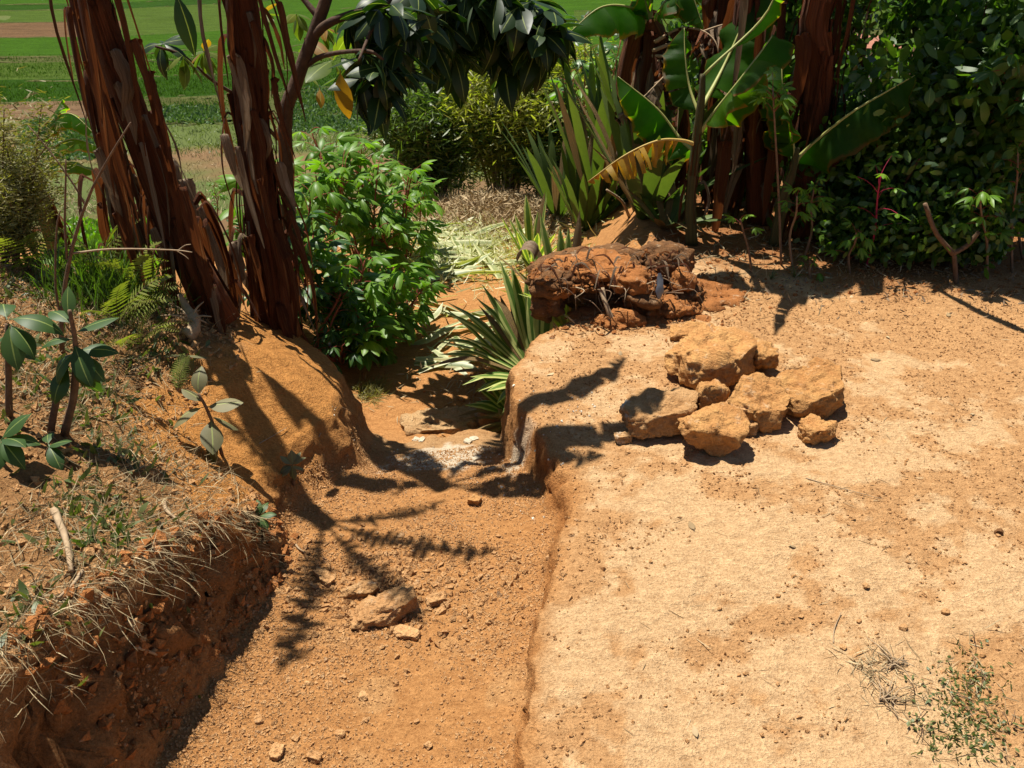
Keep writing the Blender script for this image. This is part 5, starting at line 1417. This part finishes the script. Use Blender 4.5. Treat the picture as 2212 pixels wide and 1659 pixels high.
b = G(20, 900); y = b.y
herb('dark-leaved sapling cut by the left rim', b, [([b, P(18, 800, y), P(15, 700, y)], .010, .006)],
     [(P(18, 700, y), -70, -50, .13), (P(20, 690, y), 0, 10, .14), (P(18, 720, y), 220, -20, .13), (P(15, 690, y), 120, 30, .12), (P(20, 700, y), -30, -20, .12), (P(18, 760, y), 20, -10, .09)], HB, name='sapling', cat='sapling')
b = G(5, 1000); y = b.y
herb('bright-leaved herb at the left rim below the saplings', b, [([b, P(0, 960, y)], .005, .004)], [(P(2, 950, y), a, e, .10) for a, e in ((0, 10), (60, 30), (-40, -10), (-80, -20), (20, 45), (-20, 25))], HB)
b = G(100, 985); y = b.y
herb('low herb with two pale leaves left of the matted grass', b, [([b, P(105, 965, y)], .004, .003)], [(P(105, 960, y), -50, -15, .09), (P(100, 965, y), 0, 25, .08), (P(105, 960, y), 120, 20, .07)], HB)
b = G(480, 985); y = b.y
herb('dusty broad-leaved herb leaning over the orange slope', b, [([b, P(465, 930, y), P(445, 880, y), P(428, 850, y)], .006, .004)],
     [(P(430, 855, y), 100, 75, .10), (P(440, 880, y), 195, -5, .13), (P(445, 880, y), 5, 15, .12), (P(455, 905, y), -70, -20, .13), (P(462, 930, y), -110, -40, .12), (P(455, 900, y), 30, -35, .11), (P(438, 870, y), 150, 30, .09)], HD)
b = G(635, 1050); y = b.y
herb('small dusty herb with upright rounded leaves on the gully edge', b, [([b, P(632, 1010, y)], .006, .004)], [(P(632, 1005, y), a, e, .055) for a, e in ((90, 75), (20, 50), (160, 45), (-30, 10), (210, 0), (-90, -30), (60, 60), (-140, -20))], HD)
b = G(570, 1150); y = b.y
herb('small green herb sprouting from the shaded bank edge', b, [([b, P(560, 1115, y)], .004, .003)], [(P(560, 1115, y), a, e, .055) for a, e in ((0, 15), (70, 40), (150, 50), (210, 10), (-40, -10), (110, 70), (-90, -10))], HB)
b = G(408, 800); y = b.y
herb('small drooping herb behind the dusty one', b, [([b, P(402, 770, y)], .004, .003)], [(P(402, 768, y), a, e, .08) for a, e in ((0, 5), (100, -60), (-80, -65), (180, 10))], HD)

# dead twig shrub
b = G(135, 760); y = b.y
t = thing('dead_twig_shrub', b, 'leafless forked dead twigs rising before the thick banana stem', 'dead shrub')
def tw(pts, r0=.006, r1=.0025, m='twig'):
    mb = MB(); tube(mb, spline([P(u, v, y + dy) - t.location for u, v, dy in pts], 10), [r0, r1], 6); mb.build('twig', M[m], t)
tw([(135, 760, 0), (132, 690, 0), (150, 560, 0), (185, 440, -.02), (230, 350, -.05), (282, 265, -.08)], .008, .0022)
tw([(145, 560, 0), (140, 480, 0), (142, 390, 0), (142, 345, 0)], .004, .002)
tw([(185, 445, 0), (160, 400, 0), (110, 330, .02), (60, 270, .03)], .003, .0015)
tw([(152, 548, 0), (240, 538, -.03), (370, 540, -.06), (415, 545, -.07)], .0035, .0015, 'twig_pale')
tw([(135, 700, 0), (120, 620, 0), (122, 500, 0), (130, 455, 0)], .004, .002)
tw([(385, 540, -.06), (400, 530, -.06), (412, 528, -.06)], .0015, .001, 'twig_pale')
tw([(380, 541, -.06), (398, 552, -.06), (408, 560, -.06)], .0015, .001, 'twig_pale')
# feathery shrub at the left rim
b = G(40, 700); b = Vector((P(30, 560, 2.9).x, 2.9, Hs(P(30, 560, 2.9).x, 2.9)))
t = thing('feathery_shrub', b, 'olive feathery shrub at the upper left rim', 'shrub')
rr = random.Random(71); Q = []
for k in range(24):
    tip = P(rr.uniform(-60, 115), rr.uniform(215, 520), 2.9 + rr.uniform(-.2, .2)) - b
    c = spline([Vector((rr.uniform(-.1, .1), 0, 0)), tip * .5 + Vector((rr.uniform(-.08, .08), 0, .05)), tip], 12)
    mb = MB(); tube(mb, c, [.006, .0015], 5); mb.build('branch', M['twig'], t)
    Q += [c[i] for i in range(4, 12) for _ in range(70)]
q = np.array([p[:] for p in Q]) + rs.normal(size=(len(Q), 3)) * .035
o = link('foliage', blade_mesh('foliage', M['feather'], q, rdirs(len(q), .1), rs.uniform(.012, .035, len(q)), rs.uniform(.003, .006, len(q)), .1), t); o['kind'] = 'stuff'
# loose twigs and pale stalks on the bank
rr = random.Random(91)
sticks = [(355, 1090, 395, 1140, .006, 'pale split stick lying on the matted grass'), (560, 960, 620, 930, .002, 'thin dry stalk on the orange slope by the herb'), (120, 1110, 160, 1250, .010, 'weathered grey root running down the bank face'), (300, 1420, 370, 1390, .004, 'pale forked twig jutting from the bank face'),
          (180, 1240, 130, 1300, .005, 'bent grey root below the weathered one'), (690, 950, 770, 900, .0015, 'hair-thin root across the slope crest'), (1370, 655, 1425, 630, .006, 'brown broken stick in front of the root mound'), (1800, 1390, 1815, 1330, .002, 'pale straw on the trodden ground'), (1740, 1035, 1905, 1085, .0018, 'long thin root trace across the trodden ground'), (640, 1180, 660, 1200, .004, 'short grey twig beside the gully wall'), (205, 720, 280, 690, .0045, 'pale dry stem lying behind the sapling')]
for u, v, u2, v2, r0, lab in sticks:
    a, c = G(u, v, r0), G(u2, v2, r0 + .006); m = (a + c) / 2 + Vector((rr.uniform(-.01, .01), rr.uniform(-.01, .01), 0)); m.z = Hs(m.x, m.y) + r0 + .004
    mb = MB(); tube(mb, spline([Vector(), m - a, c - a], 9), [r0, r0 * .5], 6, 0, 0, .12, rr)
    o = mb.build('loose_stick', M['twig_pale'] if 'brown' not in lab else M['twig']); o.location = a
    tag(o, lab, 'stick', 'loose sticks')
# tuft on the gully lip
g = G(800, 850); p = np.stack([g.x + .035 * rs.normal(size=420), g.y + .06 * rs.normal(size=420), np.zeros(420)], 1); p[:, 2] = Hq(p[:, 0], p[:, 1])
d = rdirs(420, .3, .7); d[:, 0] += .5
tag(link('lip_grass', blade_mesh('lip_grass', M['feather'], p, d, rs.uniform(.03, .09, 420), rs.uniform(.002, .004, 420), .4, 3)), 'dry grass tuft on the far gully lip', 'grass', kind='stuff')

# ------------------------------------------------------------------ weeds at the lower right
WD = [leaf_template('leaf', 1, .55, M['weed'], d, .2, 4, .1) for d in (.2, .5)]
rr = random.Random(131)
for i in range(13):
    u, v = rr.gauss(2085, 50), rr.gauss(1500, 55)
    if i < 4: u, v = rr.uniform(1960, 2180), rr.uniform(1440, 1640)
    g = G(u, min(v, 1640)); t = thing('low_weed', g, 'low creeping weed in the patch at the lower right corner', 'weed', 'weeds at the lower right corner')
    for k in range(rr.randint(5, 10)):
        q = Vector((rr.uniform(-.03, .03), rr.uniform(-.03, .03), rr.uniform(.003, .014)))
        link('leaf', rr.choice(WD), t, orient(q, rr.uniform(0, 360), rr.uniform(-5, 50), rr.uniform(-20, 20), rr.uniform(.009, .016)))
    for k in range(3):
        mb = MB(); q = Vector((rr.uniform(-.04, .04), rr.uniform(-.04, .04), .015)); tube(mb, spline([Vector((0, 0, -.005)), q * .5 + Vector((0, 0, .006)), q], 5), [.0012, .0008], 4); mb.build('stem', M['twig'], t)
def patch(n, c):
    o = []
    for (u, v, su, sv) in c:
        for _ in range(n): o.append(G(rr.gauss(u, su), min(1655, rr.gauss(v, sv)))[:])
    return np.array(o)
p = patch(230, [(2085, 1500, 45, 50), (2075, 1590, 50, 30)])
tag(link('weed_sprigs', blade_mesh('weed_sprigs', M['weed'], p + np.array([0, 0, .003]), rdirs(len(p), .5), rs.uniform(.006, .02, len(p)), rs.uniform(.003, .006, len(p)), .3, 3)), 'tiny green sprigs among the weeds of the lower right corner', 'weeds', kind='stuff')
p = patch(90, [(2080, 1520, 75, 60), (1940, 1490, 50, 40), (1880, 1440, 30, 15)])
tag(link('weed_straw', blade_mesh('weed_straw', M['straw'], p + np.array([0, 0, .003]), rdirs(len(p), .1), rs.uniform(.02, .06, len(p)), rs.uniform(.0012, .003, len(p)), .2, 3)), 'dry straw bits around the corner weeds', 'straw', kind='stuff')
# dead twig tangle beside the weeds
for (u, v, lab) in ((1930, 1440, 'pale dry grass tangle above the corner weeds'), (1910, 1520, 'greenish dead sprig beside the corner weeds')):
    g = G(u, v); t = thing('dry_tangle', g, lab, 'dry twigs', 'dry tangles by the corner weeds')
    for k in range(12):
        d = Vector((rr.gauss(0, .045), rr.gauss(0, .035), rr.uniform(.0, .02)))
        mb = MB(); tube(mb, spline([Vector((rr.gauss(0, .01), rr.gauss(0, .01), .004)), d * .5 + Vector((0, 0, .012)), d + Vector((0, 0, .003))], 6), [.002, .001], 4); mb.build('twig', M['twig_pale'], t)
# sparse straw and sprigs over the trodden ground
x = rs.uniform(.25, 2.6, 260); y = rs.uniform(1.05, 3.6, 260); p = np.stack([x, y, Hq(x, y) + .003], 1)
d = rdirs(260, .02); d[:, 2] = .02
tag(link('scattered_straw', blade_mesh('scattered_straw', M['litter'], p, d, rs.uniform(.012, .05, 260), rs.uniform(.0012, .003, 260), .1, 3)), 'odd bits of straw scattered on the trodden ground', 'straw', kind='stuff')
x = rs.uniform(1.1, 2.7, 300); y = 3.55 + .14 * rs.normal(size=300); p = np.stack([x, y, Hq(x, y) + .003], 1)
tag(link('edge_litter', blade_mesh('edge_litter', M['dry_pale'], p, rdirs(300, .25), rs.uniform(.012, .045, 300), rs.uniform(.003, .009, 300), .3, 3)), 'dead leaf bits along the back edge of the clearing', 'litter', kind='stuff')
for (u, v, lab) in ((1715, 600, 'green sprig tuft at the foot of the thin tall cassava'), (1665, 605, 'small green tuft on the red soil by the seedling'), (1380, 665, 'tiny green tuft by the broken stick')):
    g = G(u, v); t = thing('grass_tuft', g, lab, 'grass tuft', 'small tufts at the clearing edge')
    for k in range(14):
        d = Vector((rr.gauss(0, .03), rr.gauss(0, .03), rr.uniform(.01, .05))); mb = MB()
        ribbon(mb, spline([Vector(), d * .5 + Vector((0, 0, .015)), d], 5), [.004, .005, .001], Vector((-d.y, d.x, 0.01)), .2, rr.random()); mb.build('blade', M['weed'], t)

rr = random.Random(151)
FL = [leaf_template('fallen_leaf', 1, .42, M['litter'], d, .5, 5, .1) for d in (.3, .7)]
for i, (u, v, lab) in enumerate([(2045, 678, 'curled orange leaf on the clearing near the back edge'), (1920, 735, 'small dead leaf right behind the stone heap'), (1905, 780, 'tiny pale scrap of leaf right of the stone heap'), (1340, 760, 'dead leaf left of the thin flat slab'), (1180, 815, 'dead leaf on the lip of the gully'), (2100, 900, 'dead leaf near the right rim'), (1500, 1150, 'dead leaf in front of the stone heap'), (1700, 1180, 'dead leaf in the open middle of the clearing'), (1580, 655, 'dead leaf before the slim banana plant'), (1840, 640, 'dead leaf before the crimson-stalked cassava'), (1495, 1570, 'flattened greenish leaf at the bottom of the clearing')]):
    o = link('fallen_leaf', FL[i % 2], None, orient(G(u, v, .006), rr.uniform(0, 360), rr.uniform(0, 12), rr.uniform(-20, 20), rr.uniform(.03, .055)))
    tag(o, lab, 'fallen leaf', 'fallen leaves on the clearing')

# ------------------------------------------------------------------ labels that single out look-alikes by their order in view
ORD = 'first second third fourth fifth sixth seventh eighth ninth tenth eleventh twelfth thirteenth fourteenth fifteenth sixteenth seventeenth eighteenth nineteenth twentieth'.split()
ORD += ['twenty-' + o_ for o_ in ORD[:9]]
def uv_of(o):
    w = o.location - cam.location
    fwd, up_ = Vector((0, _c, -_s)), Vector((0, _s, _c))
    return w.x / w.dot(fwd), w.dot(up_) / w.dot(fwd)
def rank(group, key, fmt):
    m_ = sorted([o for o in col.objects if o.get('group') == group and o.parent is None], key=lambda o: uv_of(o)[key])
    for k, o in enumerate(m_): o['label'] = fmt % ORD[k]
rank('soil clods on the near gully floor', 1, '%s small soil clod up from the bottom edge on the gully floor')
rank('soil clods on the trodden pale ground', 0, '%s small soil clod from the left on the trodden pale ground')
rank('white crusted stones of the gully', 0, '%s white crusted stone from the left among the lime chips')
rank('weeds at the lower right corner', 0, '%s low creeping weed from the left in the lower right corner patch')
rank('cut leaves along the thicket edge of the path', 1, '%s cut sword leaf up along the thicket edge of the path')
rank('cut leaves on the path below the striped plant', 0, '%s cut sword leaf from the left on the path below the striped plant')
